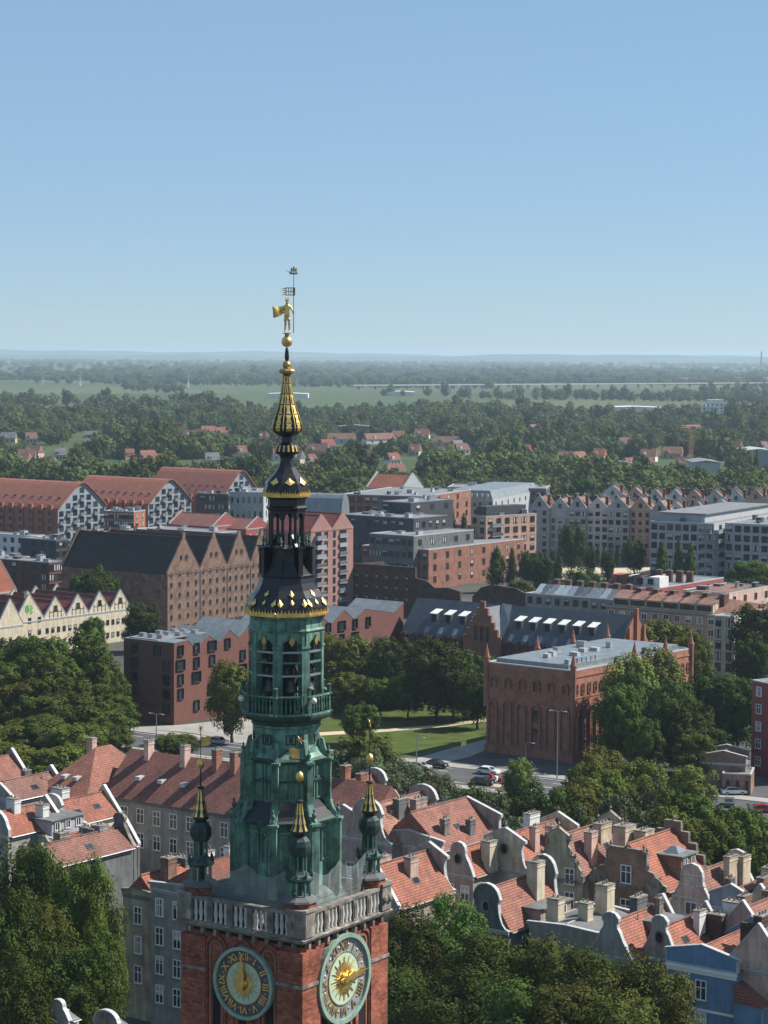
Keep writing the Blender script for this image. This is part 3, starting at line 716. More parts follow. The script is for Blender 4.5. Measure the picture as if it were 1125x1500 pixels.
# sheet roof inside the parapet, up to the octagon, with pale debris netting over it
zr0 = zp0 + .25; zr1 = TZ(1262)
MB().lathe([((PS-.35)*1.4142, zr0), ((PS-.9)*1.4142, zr0+.5), (3.4*1.2, TZ(1290))], 4, 45).build('skirt_roof', M['copper_dark'], tower)
for face in range(4):
    nb = MB(); g = random.Random(face+3); nx = 16
    for i in range(nx):
        for j in range(5):
            def q(i, j):
                t = j/4; hw = 3.9*(1-t) + 3.3*t; x = -hw + 2*hw*i/nx
                sag = .55*abs(math.sin(math.pi*i/nx*2))*t
                return (x, -4.22 - .08*t - .07*math.sin(i*2.3+j*.5+face), zr0+.3 + (zr1-.35-zr0)*t - sag)
            nb.add([q(i, j), q(i+1, j), q(i+1, j+1), q(i, j+1)], [(0,1,2,3)])
    m_net = M.get('net')
    if not m_net:
        m_net, nt, bs = _mat('debris_netting'); s_ = vary(nt, (.42,.44,.43), .25, 1.2); nt.links.new(s_, bs.inputs['Base Color']); bs.inputs['Roughness'].default_value = .8
        tr = N(nt, 'ShaderNodeBsdfTransparent'); mx = N(nt, 'ShaderNodeMixShader'); mx.inputs[0].default_value = .26
        nt.links.new(tr.outputs[0], mx.inputs[1]); nt.links.new(bs.outputs[0], mx.inputs[2]); nt.links.new(mx.outputs[0], nt.nodes['Material Output'].inputs[0]); M['net'] = m_net
    nb.build('netting', m_net, tower, rz=on_side(face), smooth=True)
    MB().tube([(-PS+.9, -PS+.75, zp1+.25), (PS-.9, -PS+.75, zp1+.25)], .035, 5).tube([(-PS+.9, -PS+.75, zp1-.1), (PS-.9, -PS+.75, zp1-.1)], .03, 5).build('safety_rail', M['iron'], tower, rz=on_side(face))

# clocks
def clock(face, r, zc, cx, dark):
    y = -S - .2
    root = MB().prism_y([(r*1.04*math.cos(a), r*1.04*math.sin(a)) for a in [2*math.pi*k/48 for k in range(48)]], 0, .2).build('clock_face', M['slate' if dark else 'dial'], tower, rz=on_side(face))
    cc, ss = math.cos(on_side(face)), math.sin(on_side(face))
    root.location = (cx*cc - y*ss, cx*ss + y*cc, zc)
    def ring(r0, r1, y0, y1, nm, mt):
        b = MB()
        for k in range(48):
            a, a2 = 2*math.pi*k/48, 2*math.pi*(k+1)/48
            b.prism_y([(r0*math.cos(a), r0*math.sin(a)), (r1*math.cos(a), r1*math.sin(a)), (r1*math.cos(a2), r1*math.sin(a2)), (r0*math.cos(a2), r0*math.sin(a2))], y0, y1)
        return b.build(nm, mt, root)
    ring(r*.95, r*1.05, -.2, .15, 'clock_rim', M['copper_pale'])
    ring(0.01, r*.60, -.04, 0, 'clock_centre', M['dial_centre'])
    ring(r*.60, r*.625, -.06, 0, 'dial_ring', M['gold_dull'])
    b = MB()                           # the gilded sun
    for k in range(32):
        a = 2*math.pi*k/32; l = r*(.52 if k % 2 == 0 else .40); wv = .035*r
        ca, sa = math.cos(a), math.sin(a)
        b.prism_y([(r*.1*ca + wv*sa, r*.1*sa - wv*ca), (l*ca, l*sa), (r*.1*ca - wv*sa, r*.1*sa + wv*ca)], -.10, -.04)
    b.prism_y([(r*.14*math.cos(2*math.pi*k/20), r*.14*math.sin(2*math.pi*k/20)) for k in range(20)], -.16, -.04)
    b.build('sun_ornament', M['gold'], root)
    for k, t in enumerate(['XII','I','II','III','IIII','V','VI','VII','VIII','IX','X','XI']):
        cu = bpy.data.curves.new('numeral', 'FONT'); cu.body = t; cu.align_x = 'CENTER'; cu.align_y = 'CENTER'; cu.size = r*.30; cu.extrude = .015; cu.offset = .012
        to = bpy.data.objects.new('numeral', cu); COL.objects.link(to)
        bpy.context.view_layer.update()
        me = bpy.data.meshes.new_from_object(to.evaluated_get(bpy.context.evaluated_depsgraph_get()))
        bpy.data.objects.remove(to); bpy.data.curves.remove(cu)
        me.materials.clear(); me.materials.append(M['gold' if dark else 'gold_dull'])
        a = math.pi/2 - k*math.pi/6
        no = ob('numeral', me, root, (r*.765*math.cos(a), -.05, r*.765*math.sin(a)))
        no.rotation_mode = 'QUATERNION'
        no.rotation_quaternion = (Matrix.Rotation(-(a - math.pi/2), 3, 'Y') @ Matrix.Rotation(R_(90), 3, 'X')).to_quaternion()
    for k in range(12):
        a = k*math.pi/6 + math.pi/12
        MB().lathe([(.045*r, 0), (.02*r, .05)], 6, 0).build('hour_dot', M['gold_dull'], root, (r*.77*math.cos(a), 0, r*.77*math.sin(a))).rotation_euler = (R_(90), 0, 0)
    a = R_(92) if dark else R_(4)      # the single gilded hand
    h = MB(); ca, sa = math.cos(a), math.sin(a)
    def hp(t, o): return (t*ca - o*sa, t*sa + o*ca)
    out = [(-.22,-.03), (-.05,-.05), (.1,-.06), (.25,-.10), (.4,-.06), (.52,-.085), (.66,-.03), (.92,0)]
    pl = [hp(t*r, o*r) for t, o in out] + [hp(t*r, -o*r) for t, o in reversed(out[:-1])]
    h.prism_y(pl, -.30, -.24)
    h.prism_y([(r*.1*math.cos(2*math.pi*k/16), r*.1*math.sin(2*math.pi*k/16)) for k in range(16)], -.36, -.04)
    h.build('clock_hand', M['gold'], root)
    return root
M['slate'] = plain('clock_slate', (.085,.09,.10), .6, .3, 1.5, streak=False); M['dial'] = plain('clock_blue_slate', (.22,.24,.27), .6, .3, 1.2, streak=False)
M['dial_centre'] = plain('clock_green', (.42,.52,.37), .6, .18, 1.2, streak=False); M['copper_pale'] = plain('pale_copper', (.24,.34,.27), .5, .25, 1.5, .1, streak=False)
clock(0, 2.28, TZ(1415), .25, True); clock(3, 2.28, TZ(1414), 0, True)
clock(1, 2.85, TZ(1415), -.25, False); clock(2, 2.85, TZ(1411), 0, False)

# octagon tiers, lowest first
def tier(name, lst, mat, **k): return MB().lathe(tp(lst), 8, 22.5, **k).build(name, M[mat], tower)
def ring8(fn, n=8, off=0.0):
    for k in range(n): fn(off + k*360.0/n)
def octa_face(name, me, hw, z, lbl=None, corners=False, out=0.0):
    """one copy of me on each of the eight faces (or corners), looking outwards; me faces -y"""
    ap = hw*K*(1 if corners else math.cos(R_(22.5))) + out
    for k in range(8):
        a = -90 + 45*k + (22.5 if corners else 0)
        ob(name, me, tower, (ap*math.cos(R_(a)), ap*math.sin(R_(a)), z), R_(a+90))
tier('lower_drum', [(66, 1310), (66, 1200), (71, 1196), (74, 1192)], 'copper')
def panel_me(w, h, name='panel', arch=True):
    b = MB()
    for x in (-w/4, w/4):
        for x0, z0, x1, z1 in ((-w*.2, 0, -w*.15, h), (w*.15, 0, w*.2, h), (-w*.15, 0, w*.15, h*.06), (-w*.15, h*.94, w*.15, h)): b.box(x+x0, -.08, z0, x+x1, 0, z1)
        if arch:
            for k in range(6):
                a, a2 = math.pi*k/6, math.pi*(k+1)/6; r0, r1 = w*.11, w*.145; zc = h*.74
                b.prism_y([(x+r0*math.cos(a), zc+r0*math.sin(a)), (x+r1*math.cos(a), zc+r1*math.sin(a)), (x+r1*math.cos(a2), zc+r1*math.sin(a2)), (x+r0*math.cos(a2), zc+r0*math.sin(a2))], -.07, 0)
            b.box(x-.02, -.05, h*.06, x+.02, 0, h*.7)
    return b.mesh(name, M['copper'])
octa_face('arched_panel', panel_me(2.2, 2.1), 66, TZ(1252))
def post_me(h, wd=.55, dep=1.0, volute=True):
    b = MB().box(-wd/2, -dep, 0, wd/2, .1, h).box(-wd/2-.1, -dep-.12, h, wd/2+.1, .1, h+.16).box(-wd/2-.08, -dep-.08, 0, wd/2+.08, .1, .22)
    if volute:                        # scroll leaning back on the tier above
        p = [(-dep, 0), (-dep*.75, .1), (-dep*.45, .5), (-dep*.15, 1.25), (.1, 1.35), (.1, 0)]
        b.add([(-wd/2+.05, y, h+.16+z) for y, z in p] + [(wd/2-.05, y, h+.16+z) for y, z in p], [tuple(range(6)), tuple(range(11, 5, -1))] + [(i, i+6, (i+1) % 6+6, (i+1) % 6) for i in range(6)])
    return b.mesh('buttress', M['copper'])
def urn_me(s=1.0):
    return MB().lathe([(.10*s, 0), (.10*s, .18*s), (.05*s, .24*s), (.16*s, .42*s), (.15*s, .55*s), (.05*s, .62*s), (.09*s, .74*s), (.02*s, .9*s)], 8, 0).mesh('finial', M['copper'], True)
h3 = TZ(1196) - TZ(1300)
octa_face('buttress', post_me(h3, .55, .85), 66, TZ(1300), corners=True, out=-.1)
octa_face('finial', urn_me(1.1), 66, TZ(1196)+.16, corners=True, out=.55)
tier('eave', [(78, 1196), (79, 1192), (75, 1189)], 'copper_dark')
tier('sloping_roof', [(75, 1189), (64, 1176), (57, 1166)], 'lead')
tier('middle_drum', [(56, 1185), (56, 1112), (59, 1108)], 'copper')
octa_face('arched_panel', panel_me(1.9, 1.45), 56, TZ(1163)); octa_face('square_panel', panel_me(1.9, 1.1, 'panel', False), 56, TZ(1134))
octa_face('ledge', MB().box(-1.05, -.16, 0, 1.05, 0, .1).mesh('ledge', M['copper_dark']), 56, TZ(1137))
octa_face('buttress', post_me(TZ(1110)-TZ(1178), .42, .62, True), 56, TZ(1178), corners=True, out=-.1)
octa_face('finial', urn_me(.9), 56, TZ(1110)+.16, corners=True, out=.36)
tier('eave', [(62, 1110), (64, 1106), (60, 1103)], 'copper_dark')
tier('flared_roof', [(59, 1103), (54, 1097), (51, 1090)], 'copper'); tier('upper_drum', [(50, 1092), (50, 1062), (52, 1060), (52, 1057)], 'copper')
octa_face('coffer', MB().box(-.34, -.06, 0, .34, 0, .07).box(-.34, -.06, .6, .34, 0, .67).box(-.34, -.06, .07, -.27, 0, .6).box(.27, -.06, .07, .34, 0, .6).box(-.12, -.05, .12, .12, 0, .55).mesh('coffer', M['copper_dark']), 50, TZ(1084))
tier('bracket_ring', [(51, 1057), (53, 1052), (66, 1047), (68, 1043), (68, 1040)], 'copper_dark')
# balcony
zb0, zb1 = TZ(1040), TZ(1014)
octa_face('rail', MB().box(-1.3, -.08, 0, 1.3, .08, .1).mesh('rail', M['copper']), 68, zb1, out=-.1)
octa_face('balcony_kerb', MB().box(-1.3, -.1, 0, 1.3, .1, .12).mesh('balcony_kerb', M['copper']), 68, zb0, out=-.1)
bb = MB().lathe([(.05, 0), (.045, .2), (.075, .5), (.04, .8), (.05, zb1-zb0)], 6, 0).mesh('baluster', M['copper'], True)
for k in range(8):
    a = R_(-90 + 45*k); ap = 68*K*math.cos(R_(22.5)) - .1
    for j in range(8):
        t = (j-3.5)*.29
        ob('baluster', bb, tower, (ap*math.cos(a) - t*math.sin(a), ap*math.sin(a) + t*math.cos(a), zb0))
octa_face('balcony_post', MB().cbox(0, 0, 0, .2, .2, 1.75).lathe([(.16, 1.75), (.17, 1.83), (.03, 1.9)], 6, 0).mesh('balcony_post', M['copper']), 68, zb0, corners=True, out=-.2)
ball = MB().lathe([(.03, -.22), (.15, -.16), (.22, 0), (.15, .16), (.03, .22)], 10, 0).mesh('lamp_globe', M['white_stone'], True)
for k in (1, 7): 
    a = R_(-90 + 22.5 + 45*k); ob('lamp_globe', ball, tower, ((68*K+.35)*math.cos(a), (68*K+.35)*math.sin(a), zb0+1.05))
# open carillon storey: eight piers, round arches, louvre bars
zq0, zq1 = TZ(1040), TZ(922)
hw = 55; ap = hw*K*math.cos(R_(22.5)); side = 2*hw*K*math.sin(R_(22.5))
tier('carillon_floor', [(56, 1042), (56, 1038)], 'copper_dark')
octa_face('pier', MB().box(-.3, -.08, 0, .3, .42, zq1-zq0).box(-.34, -.14, TZ(944)-zq0, .34, .42, TZ(944)-zq0+.12).mesh('pier', M['copper']), hw, zq0, corners=True, out=-.1)
za = TZ(946); aw = side - .5
spd = MB(); n = 10
pts = [(-side/2, za), (-aw/2, za)] + [(-aw/2*math.cos(math.pi*k/n), za + aw/2*math.sin(math.pi*k/n)*.95) for k in range(1, n)] + [(aw/2, za), (side/2, za), (side/2, zq1), (-side/2, zq1)]
spd.prism_y([(x, z-zq0) for x, z in pts], -.02, .25)
octa_face('arch', spd.mesh('arch', M['copper']), hw, zq0)
for y_ in (951, 966, 985): octa_face('louvre_bar', MB().box(-aw/2, -.05, 0, aw/2, .15, .13).mesh('louvre_bar', M['metal'] if y_ != 966 else M['copper']), hw, TZ(y_))
octa_face('gilded_leaf', MB().prism_y([(0, -.42), (.2, -.12), (.13, .12), (0, .34), (-.13, .12), (-.2, -.12)], -.1, 0).mesh('gilded_leaf', M['gold_dull']), hw, TZ(932), out=.06)
tier('carillon_core', [(17, 1040), (17, 922)], 'copper_dark')
tier('drum_cornice', [(56, 922), (58, 919), (55, 916), (54, 904), (57, 902), (59, 898)], 'copper')
bell_me = MB().lathe([(.02, .62), (.14, .6), (.2, .5), (.23, .3), (.3, .12), (.4, 0), (.36, .02), (.02, .1)], 14, 0, cap=False).mesh('bell', M['bronze'], True)
def bell(r, a, z, s, row):
    o = ob('bell', bell_me, None, (TO.x + r*math.cos(R_(a+TROT)), TO.y + r*math.sin(R_(a+TROT)), z), 0, sc=(s, s, s))
    tag(o, 'bronze carillon bell hanging in the %s row of the green arcade' % row, 'bell', 'carillon bells in the tower')
for k in range(8):
    for row, y_, s, nn in (('top', 962, .55, 3), ('middle', 982, .75, 2), ('lowest', 1008, 1.45, 1)):
        for j in range(nn):
            bell(1.75, -90 + 45*k + (j-(nn-1)/2)*16, TZ(y_), s, row)
# black lower dome with gilding
tier('lower_dome', [(60, 897), (61, 893), (60, 885), (54, 872), (46, 862), (41, 852), (39, 845), (39, 842)], 'lead')
fr = MB()
def fringe(hw_, y0, y1, nteeth, name):
    ap_ = hw_*K*math.cos(R_(22.5)); sd = 2*hw_*K*math.sin(R_(22.5)); h = TZ(y1)-TZ(y0)
    b = MB().box(-sd/2, -.05, 0, sd/2, .06, h*.45)
    for k in range(nteeth):
        x = -sd/2 + sd*(k+.5)/nteeth; q = sd/nteeth
        b.prism_y([(x-q*.45, h*.45), (x+q*.45, h*.45), (x+q*.2, h*.62), (x, h*1.05 if k % 2 else h*.85), (x-q*.2, h*.62)], -.05, .02)
        b.box(x-q*.3, -.08, h*.12, x+q*.3, -.05, h*.3)
    octa_face(name, b.mesh(name, M['gold']), hw_, TZ(y0), out=.02)
fringe(61.5, 898, 887, 9, 'gilded_fringe')
leafshape = MB().add([(0, -.03, -.28), (.2, -.03, -.05), (.12, -.03, .08), (0, -.03, .34), (-.12, -.03, .08), (-.2, -.03, -.05), (0, -.08, .0)], [(0,1,6),(1,2,6),(2,3,6),(3,4,6),(4,5,6),(5,0,6)]).mesh('gilded_leaf', M['gold'])
for k in range(8):
    a0 = -90 + 45*k
    for t, y_, hw_, s, tilt in ((-.8, 879, 57.5, 1, 38), (0, 878, 57, .7, 38), (.8, 879, 57.5, 1, 38), (0, 866, 49.5, .9, 42)):
        ap_ = hw_*K*math.cos(R_(22.5)) + .06; a = R_(a0)
        o = ob('gilded_leaf', leafshape, tower, (ap_*math.cos(a) - t*math.sin(a), ap_*math.sin(a) + t*math.cos(a), TZ(y_)))
        o.rotation_euler = Euler((-R_(tilt), 0, a + math.pi/2)); o.scale = (s,)*3
tier('lead_ledge', [(40, 844), (41, 841), (39, 839)], 'lead'); tier('lead_slope', [(39, 840), (29, 822), (27, 815), (27, 806)], 'lead')
# lantern: posts with small finials round an open arcade
pm = MB().cbox(0, 0, 0, .34, .5, TZ(801)-TZ(842)).box(-.3, -.38, TZ(801)-TZ(842), .3, .3, TZ(801)-TZ(842)+.1).mesh('lantern_buttress', M['lead'])
octa_face('lantern_buttress', pm, 37, TZ(842), corners=True, out=-.12)
octa_face('finial', urn_me(.72), 37, TZ(801)+.1, corners=True, out=-.12)
fb = MB().add([(-.1, -.1, 0), (-.1, .55, .9), (-.1, .55, .3), (-.1, -.1, -.4), (.1, -.1, 0), (.1, .55, .9), (.1, .55, .3), (.1, -.1, -.4)], [(0,1,2,3), (7,6,5,4), (0,4,5,1), (1,5,6,2), (2,6,7,3), (3,7,4,0)]).mesh('flying_brace', M['lead'])
octa_face('flying_brace', fb, 37, TZ(802), corners=True, out=-.35)
tier('lantern_floor', [(30, 806), (31, 802), (28, 800)], 'lead')
octa_face('lantern_column', MB().lathe([(.15, 0), (.11, .12), (.10, 1.5), (.1, TZ(757)-TZ(800)), (.16, TZ(757)-TZ(800)+.1)], 8, 0).mesh('lantern_column', M['lead']), 26.5, TZ(800), corners=True, out=-.1)
la = MB(); sd = 2*27*K*math.sin(R_(22.5)); h = TZ(747)-TZ(760)
la.prism_y([(-sd/2, 0), (-sd*.32, 0)] + [(-sd*.32*math.cos(math.pi*k/8), h*.75*math.sin(math.pi*k/8)) for k in range(1, 8)] + [(sd*.32, 0), (sd/2, 0), (sd/2, h), (-sd/2, h)], -.02, .14)
octa_face('lantern_arch', la.mesh('lantern_arch', M['lead']), 27, TZ(760))
tier('lantern_cornice', [(27, 748), (30, 745), (31, 743), (28, 740), (28, 731), (31, 728)], 'lead')
tier('upper_dome', [(31, 728), (33.5, 724), (34, 718), (31, 708), (26, 700), (23, 697), (18, 692), (13, 684), (10, 675), (9.5, 670)], 'lead')
fringe(34, 727, 717, 7, 'gilded_fringe')
for k in range(8):
    a = R_(-90 + 45*k); ap_ = 29.5*K*math.cos(R_(22.5)) + .05
    o = ob('gilded_leaf', leafshape, tower, (ap_*math.cos(a), ap_*math.sin(a), TZ(705))); o.rotation_euler = Euler((-R_(34), 0, a + math.pi/2)); o.scale = (1.7, 1, .95)
tier('neck', [(9.5, 671), (11, 667), (17, 664), (18, 661), (17.5, 656), (14, 652), (9, 648), (8, 644), (8, 639)], 'lead')
rib = MB().add([(-.06, -.02, 0), (.06, -.02, 0), (.05, .1, .42), (-.05, .1, .42)], [(0,1,2,3)]).mesh('gilded_rib', M['gold'])
for k in range(16):
    a = R_(22.5*k); o = ob('gilded_rib', rib, tower, (18.2*K*math.cos(a), 18.2*K*math.sin(a), TZ(661)), a + math.pi/2)
tier('spire', [(8, 640), (14, 637), (21, 633), (23, 628), (21.5, 621), (17, 608), (12, 593), (8.5, 577), (6, 562), (5, 548)], 'lead')
ss_ = MB()
prof = [(22.5, 631), (23.4, 627), (21.5, 619), (17, 606), (12.2, 592), (8.7, 576), (6.2, 561), (5.2, 550)]
for j in range(len(prof)-1):           # gilded strips up the facets
    (h0, y0), (h1, y1) = prof[j], prof[j+1]
    for k in range(8):
        a = R_(-90 + 45*k); q = math.cos(R_(22.5))
        for w0, w1, o_ in ((.20, .10, .025),):
            r0, r1 = h0*K*q+o_, h1*K*q+o_; e0, e1 = h0*K*w0, h1*K*w1 + .02
            f = lambda r, e, z: (r*math.cos(a) - e*math.sin(a), r*math.sin(a) + e*math.cos(a), z)
            zm = TZ(y1)*.9 + TZ(y0)*.1
            ss_.add([f(r0, -e0, TZ(y0)), f(r0, e0, TZ(y0)), f((r0+r1)/2, e0*.55, (TZ(y0)+TZ(y1))/2), f(r1, e0*1.0, zm), f(r1, -e0*1.0, zm), f((r0+r1)/2, -e0*.55, (TZ(y0)+TZ(y1))/2)], [(0,1,2,3,4,5)])
        a2 = R_(-90 + 22.5 + 45*k)
ss_.build('gilded_strips', M['gold'], tower)
eg = MB()
for k in range(8):
    a2 = R_(-90 + 22.5 + 45*k); eg.tube([(h_*K*math.cos(a2), h_*K*math.sin(a2), TZ(y_)) for h_, y_ in prof], .035, 5)
eg.build('gilded_ribs', M['gold_dull'], tower)
tier('spire_collar', [(5, 549), (11, 546.5), (11.5, 543), (10, 540.5), (4, 540)], 'gold_dull')
MB().lathe(tp([(4, 540), (6, 537), (6.5, 534), (5, 530.5), (2.2, 529)]), 14, 0).build('small_orb', M['gold_dull'], tower, smooth=True)
MB().lathe(tp([(2, 529), (3.4, 524), (2.6, 514), (1.8, 509)]), 8, 0).build('spire_neck', M['lead'], tower, smooth=True)
MB().lathe(tp([(.5, 508.5), (4, 507.5), (6.8, 505), (8, 500.5), (6.8, 496), (4, 493.3), (.5, 492.5)]), 20, 0).build('orb', M['gold'], tower, smooth=True)
MB().lathe(tp([(3.2, 494), (3.2, 489), (6, 488.6), (6, 487.6)]), 10, 0).build('statue_plinth', M['gold_dull'], tower)

# the gilded king on top, with cloak, pole, banner and a little ship
fig = thing('gilded_statue', 'gilded king statue with blowing cloak holding a banner pole on the spire', 'statue', (TO.x, TO.y, TZ(487.6)), R_(8))
def skinned(joints, bones, name, mat, parent, sub=2):
    me = bpy.data.meshes.new(name); me.from_pydata([j[0] for j in joints], bones, []); o = bpy.data.objects.new(name, me); COL.objects.link(o)
    sk = o.modifiers.new('skin', 'SKIN'); sb = o.modifiers.new('sub', 'SUBSURF'); sb.levels = sub; sb.render_levels = sub
    for i, j in enumerate(joints):
        v = me.skin_vertices[0].data[i]; v.radius = (j[1], j[2] if len(j) > 2 else j[1]); v.use_root = (i == 0)
    bpy.context.view_layer.update()
    m2 = bpy.data.meshes.new_from_object(o.evaluated_get(bpy.context.evaluated_depsgraph_get()))
    bpy.data.objects.remove(o); m2.materials.clear(); m2.materials.append(mat); m2.name = name
    m2.polygons.foreach_set('use_smooth', [True]*len(m2.polygons))
    return ob(name, m2, parent)
J = [((0,0,1.16), .16, .13), ((0,0,1.40), .15, .12), ((0,0,1.68), .2, .13), ((0,0,1.84), .075), ((0,-.02,1.97), .11, .12), ((0,-.02,2.1), .085),
     ((.22,0,1.72), .085), ((.36,-.05,1.48), .065), ((.40,-.14,1.24), .05), ((-.22,0,1.72), .085), ((-.36,.03,1.47), .065), ((-.2,-.12,1.36), .05),
     ((.10,0,1.08), .11), ((.14,-.05,.62), .08), ((.16,0,.12), .055), ((.17,-.14,.04), .05), ((-.10,0,1.08), .11), ((-.1,.02,.62), .08), ((-.12,.1,.12), .055), ((-.13,-.03,.04), .05)]
B = [(0,1),(1,2),(2,3),(3,4),(4,5),(2,6),(6,7),(7,8),(2,9),(9,10),(10,11),(0,12),(12,13),(13,14),(14,15),(0,16),(16,17),(17,18),(18,19)]
skinned(J, B, 'body', M['gold'], fig)
cr = MB().lathe([(.12, 2.08), (.13, 2.16)], 10, 0, 0, -.02)
for k in range(6): cr.lathe([(.035, 2.15), (.02, 2.25), (.03, 2.27), (.005, 2.33)], 5, 0, .11*math.cos(k*1.047), -.02 + .11*math.sin(k*1.047))
cr.build('crown', M['gold'], fig)
ck = MB(); nu, nv = 7, 6
for i in range(nu):
    for j in range(nv):
        def q(i, j):
            u, v = i/nu, j/nv
            x = -.12 - u*.85 + .1*u*v; z = 1.75 - v*(.42 + .5*u*(1.2-u)) - .28*u*(1-v)*.2 - .22*u*v*0
            return (x, .14 + .12*math.sin(u*5+v*2)*u, z - (.25*u*u if v > .5 else 0))
        ck.add([q(i, j), q(i+1, j), q(i+1, j+1), q(i, j+1)], [(0,1,2,3)]); ck.add([tuple(a+b for a, b in zip(q(i, j), (0,.03,0))), tuple(a+b for a, b in zip(q(i, j+1), (0,.03,0))), tuple(a+b for a, b in zip(q(i+1, j+1), (0,.03,0))), tuple(a+b for a, b in zip(q(i+1, j), (0,.03,0)))], [(0,1,2,3)])
ck.build('cloak', M['gold'], fig, smooth=True)
MB().lathe([(.18, 1.0), (.21, .9), (.24, .82), (.2, .84), (.16, 1.1)], 12, 0).build('tunic', M['gold'], fig, smooth=True)
zs0 = TZ(487.6)
pole_top = TZ(402) - zs0
MB().tube([(.42, -.14, .0), (.42, -.14, pole_top)], [.028, .018], 6).build('pole', M['iron'], fig)
fl = MB(); f0, f1 = TZ(433)-zs0, TZ(421)-zs0
fl.box(.36, -.155, f0, .52, -.125, f1)
for x in (.22, .06, -.1): fl.box(x, -.155, f0, x+.05, -.125, f1)
for z in (f0, (f0+f1)/2-.03, f1-.06): fl.box(-.1, -.15, z, .36, -.13, z+.05)
for k in range(4):
    z = f0 + (f1-f0)*(k+.25)/4; fl.add([(-.1, -.15, z), (-.1, -.13, z), (-.42, -.14, z+.05*math.sin(k)), (-.1, -.15, z+.08), (-.1, -.13, z+.08)], [(0,2,3), (1,4,2), (3,2,4), (0,1,2)])
fl.build('banner', M['gold_dull'], fig)
sh = MB(); z0 = pole_top
sh.prism_y([(.18, z0), (.62, z0), (.70, z0+.16), (.56, z0+.12), (.28, z0+.12), (.10, z0+.2)], -.24, -.04)
for x, h in ((.28, .34), (.42, .42), (.56, .32)): sh.box(x-.012, -.15, z0+.1, x+.012, -.13, z0+.1+h); sh.prism_y([(x-.07, z0+.18), (x+.07, z0+.18), (x+.05, z0+.08+h), (x-.05, z0+.08+h)], -.17, -.16)
sh.tube([(.1, -.14, z0+.16), (-.1, -.14, z0+.26)], .015, 5)
sh.build('ship', M['gold_dull'], fig)

# four corner turrets
def turret(k):
    sx, sy = ((1,-1), (1,1), (-1,1), (-1,-1))[k]
    c = 4.02
    t = MB().lathe([(1.15, TZ(1300)), (1.1, TZ(1282)-.35)], 8, 22.5).build('turret', M['tower_brick'], tower, (sx*c, sy*c, 0), R_(0))
    zb = TZ(1282) - .35
    Zt = lambda y: zb + (TZ(y) - TZ(1302))*1.02      # measured on the near turret
    MB().lathe([(1.25, zb), (1.2, zb+.12), (.85, zb+.32), (.7, zb+.36)], 8, 22.5).build('turret_base', M['bitumen'], t)
    for j in range(8):
        a = R_(22.5+45*j)
        MB().lathe([(.11, zb+.3), (.09, zb+.45), (.09, Zt(1276)), (.14, Zt(1273))], 6, 0, .68*math.cos(a), .68*math.sin(a)).build('turret_column', M['copper'], t)
        MB().lathe([(.10, Zt(1268)), (.07, Zt(1266)), (.07, Zt(1242)), (.11, Zt(1239))], 6, 0, .43*math.cos(a), .43*math.sin(a)).build('turret_column', M['copper'], t)
        MB().lathe([(.09, Zt(1268)), (.1, Zt(1265)), (.02, Zt(1258))], 6, 0, .82*math.cos(a), .82*math.sin(a)).build('turret_knob', M['copper_dark'], t)
    MB().lathe([(.78, Zt(1275)), (.95, Zt(1272)), (.92, Zt(1269)), (.6, Zt(1264)), (.5, Zt(1260))], 8, 22.5).build('turret_gallery', M['copper_dark'], t)
    MB().lathe([(.24, zb+.3), (.24, Zt(1240))], 8, 22.5).build('turret_core', M['copper_dark'], t)
    MB().lathe([(.5, Zt(1240)), (.6, Zt(1238)), (.74, Zt(1232)), (.76, Zt(1226)), (.68, Zt(1219)), (.45, Zt(1213)), (.28, Zt(1211))], 8, 22.5).build('turret_dome', M['copper_dark'], t)
    MB().lathe([(.52, Zt(1210)), (.55, Zt(1206)), (.40, Zt(1195)), (.27, Zt(1182)), (.17, Zt(1168)), (.16, Zt(1165))], 8, 22.5).build('gilded_cone', M['lead'], t)
    g = MB()
    for j in range(8):
        a = R_(45*j)
        q = lambda r, e, z: (r*math.cos(a) - e*math.sin(a), r*math.sin(a) + e*math.cos(a), z)
        g.add([q(.545, -.13, Zt(1205)), q(.545, .13, Zt(1205)), q(.41, .05, Zt(1197)), q(.40, .12, Zt(1194)), q(.28, .03, Zt(1184)), q(.27, .07, Zt(1181)), q(.175, .03, Zt(1167)), q(.175, -.03, Zt(1167)), q(.27, -.07, Zt(1181)), q(.28, -.03, Zt(1184)), q(.40, -.12, Zt(1194)), q(.41, -.05, Zt(1197))], [tuple(range(12))])
    g.build('gilded_leaves', M['gold'], t)
    MB().lathe([(.24, Zt(1166)), (.26, Zt(1164)), (.05, Zt(1162)), (.045, Zt(1138))], 8, 0).build('turret_rod', M['iron'], t)
    MB().lathe([(.03, Zt(1139)), (.2, Zt(1136)), (.26, Zt(1131)), (.2, Zt(1126)), (.03, Zt(1123))], 12, 0).build('turret_ball', M['gold'], t, smooth=True)
    MB().tube([(0, 0, Zt(1124)), (0, 0, Zt(1078))], .025, 5).build('vane_rod', M['iron'], t)
    z0, z1 = Zt(1106), Zt(1092)
    v = MB().prism_y([(.04, z0), (.5, z0-.02), (.8, z0+.15), (.62, (z0+z1)/2), (.85, z1-.1), (.5, z1), (.3, z1-.08), (.04, z1)], -.02, .02)
    for j in range(6):
        a = j*math.pi/3; v.prism_y([(.04*math.cos(a+1.57), Zt(1080)+.04*math.sin(a+1.57)), (.04*math.cos(a-1.57), Zt(1080)+.04*math.sin(a-1.57)), (.27*math.cos(a), Zt(1080)+.27*math.sin(a))], -.02, .02)
    vo = v.build('weather_vane', M['gold'], t); vo.rotation_euler = (0, 0, R_(150 + 35 - 40*k))
for k in range(4): turret(k)

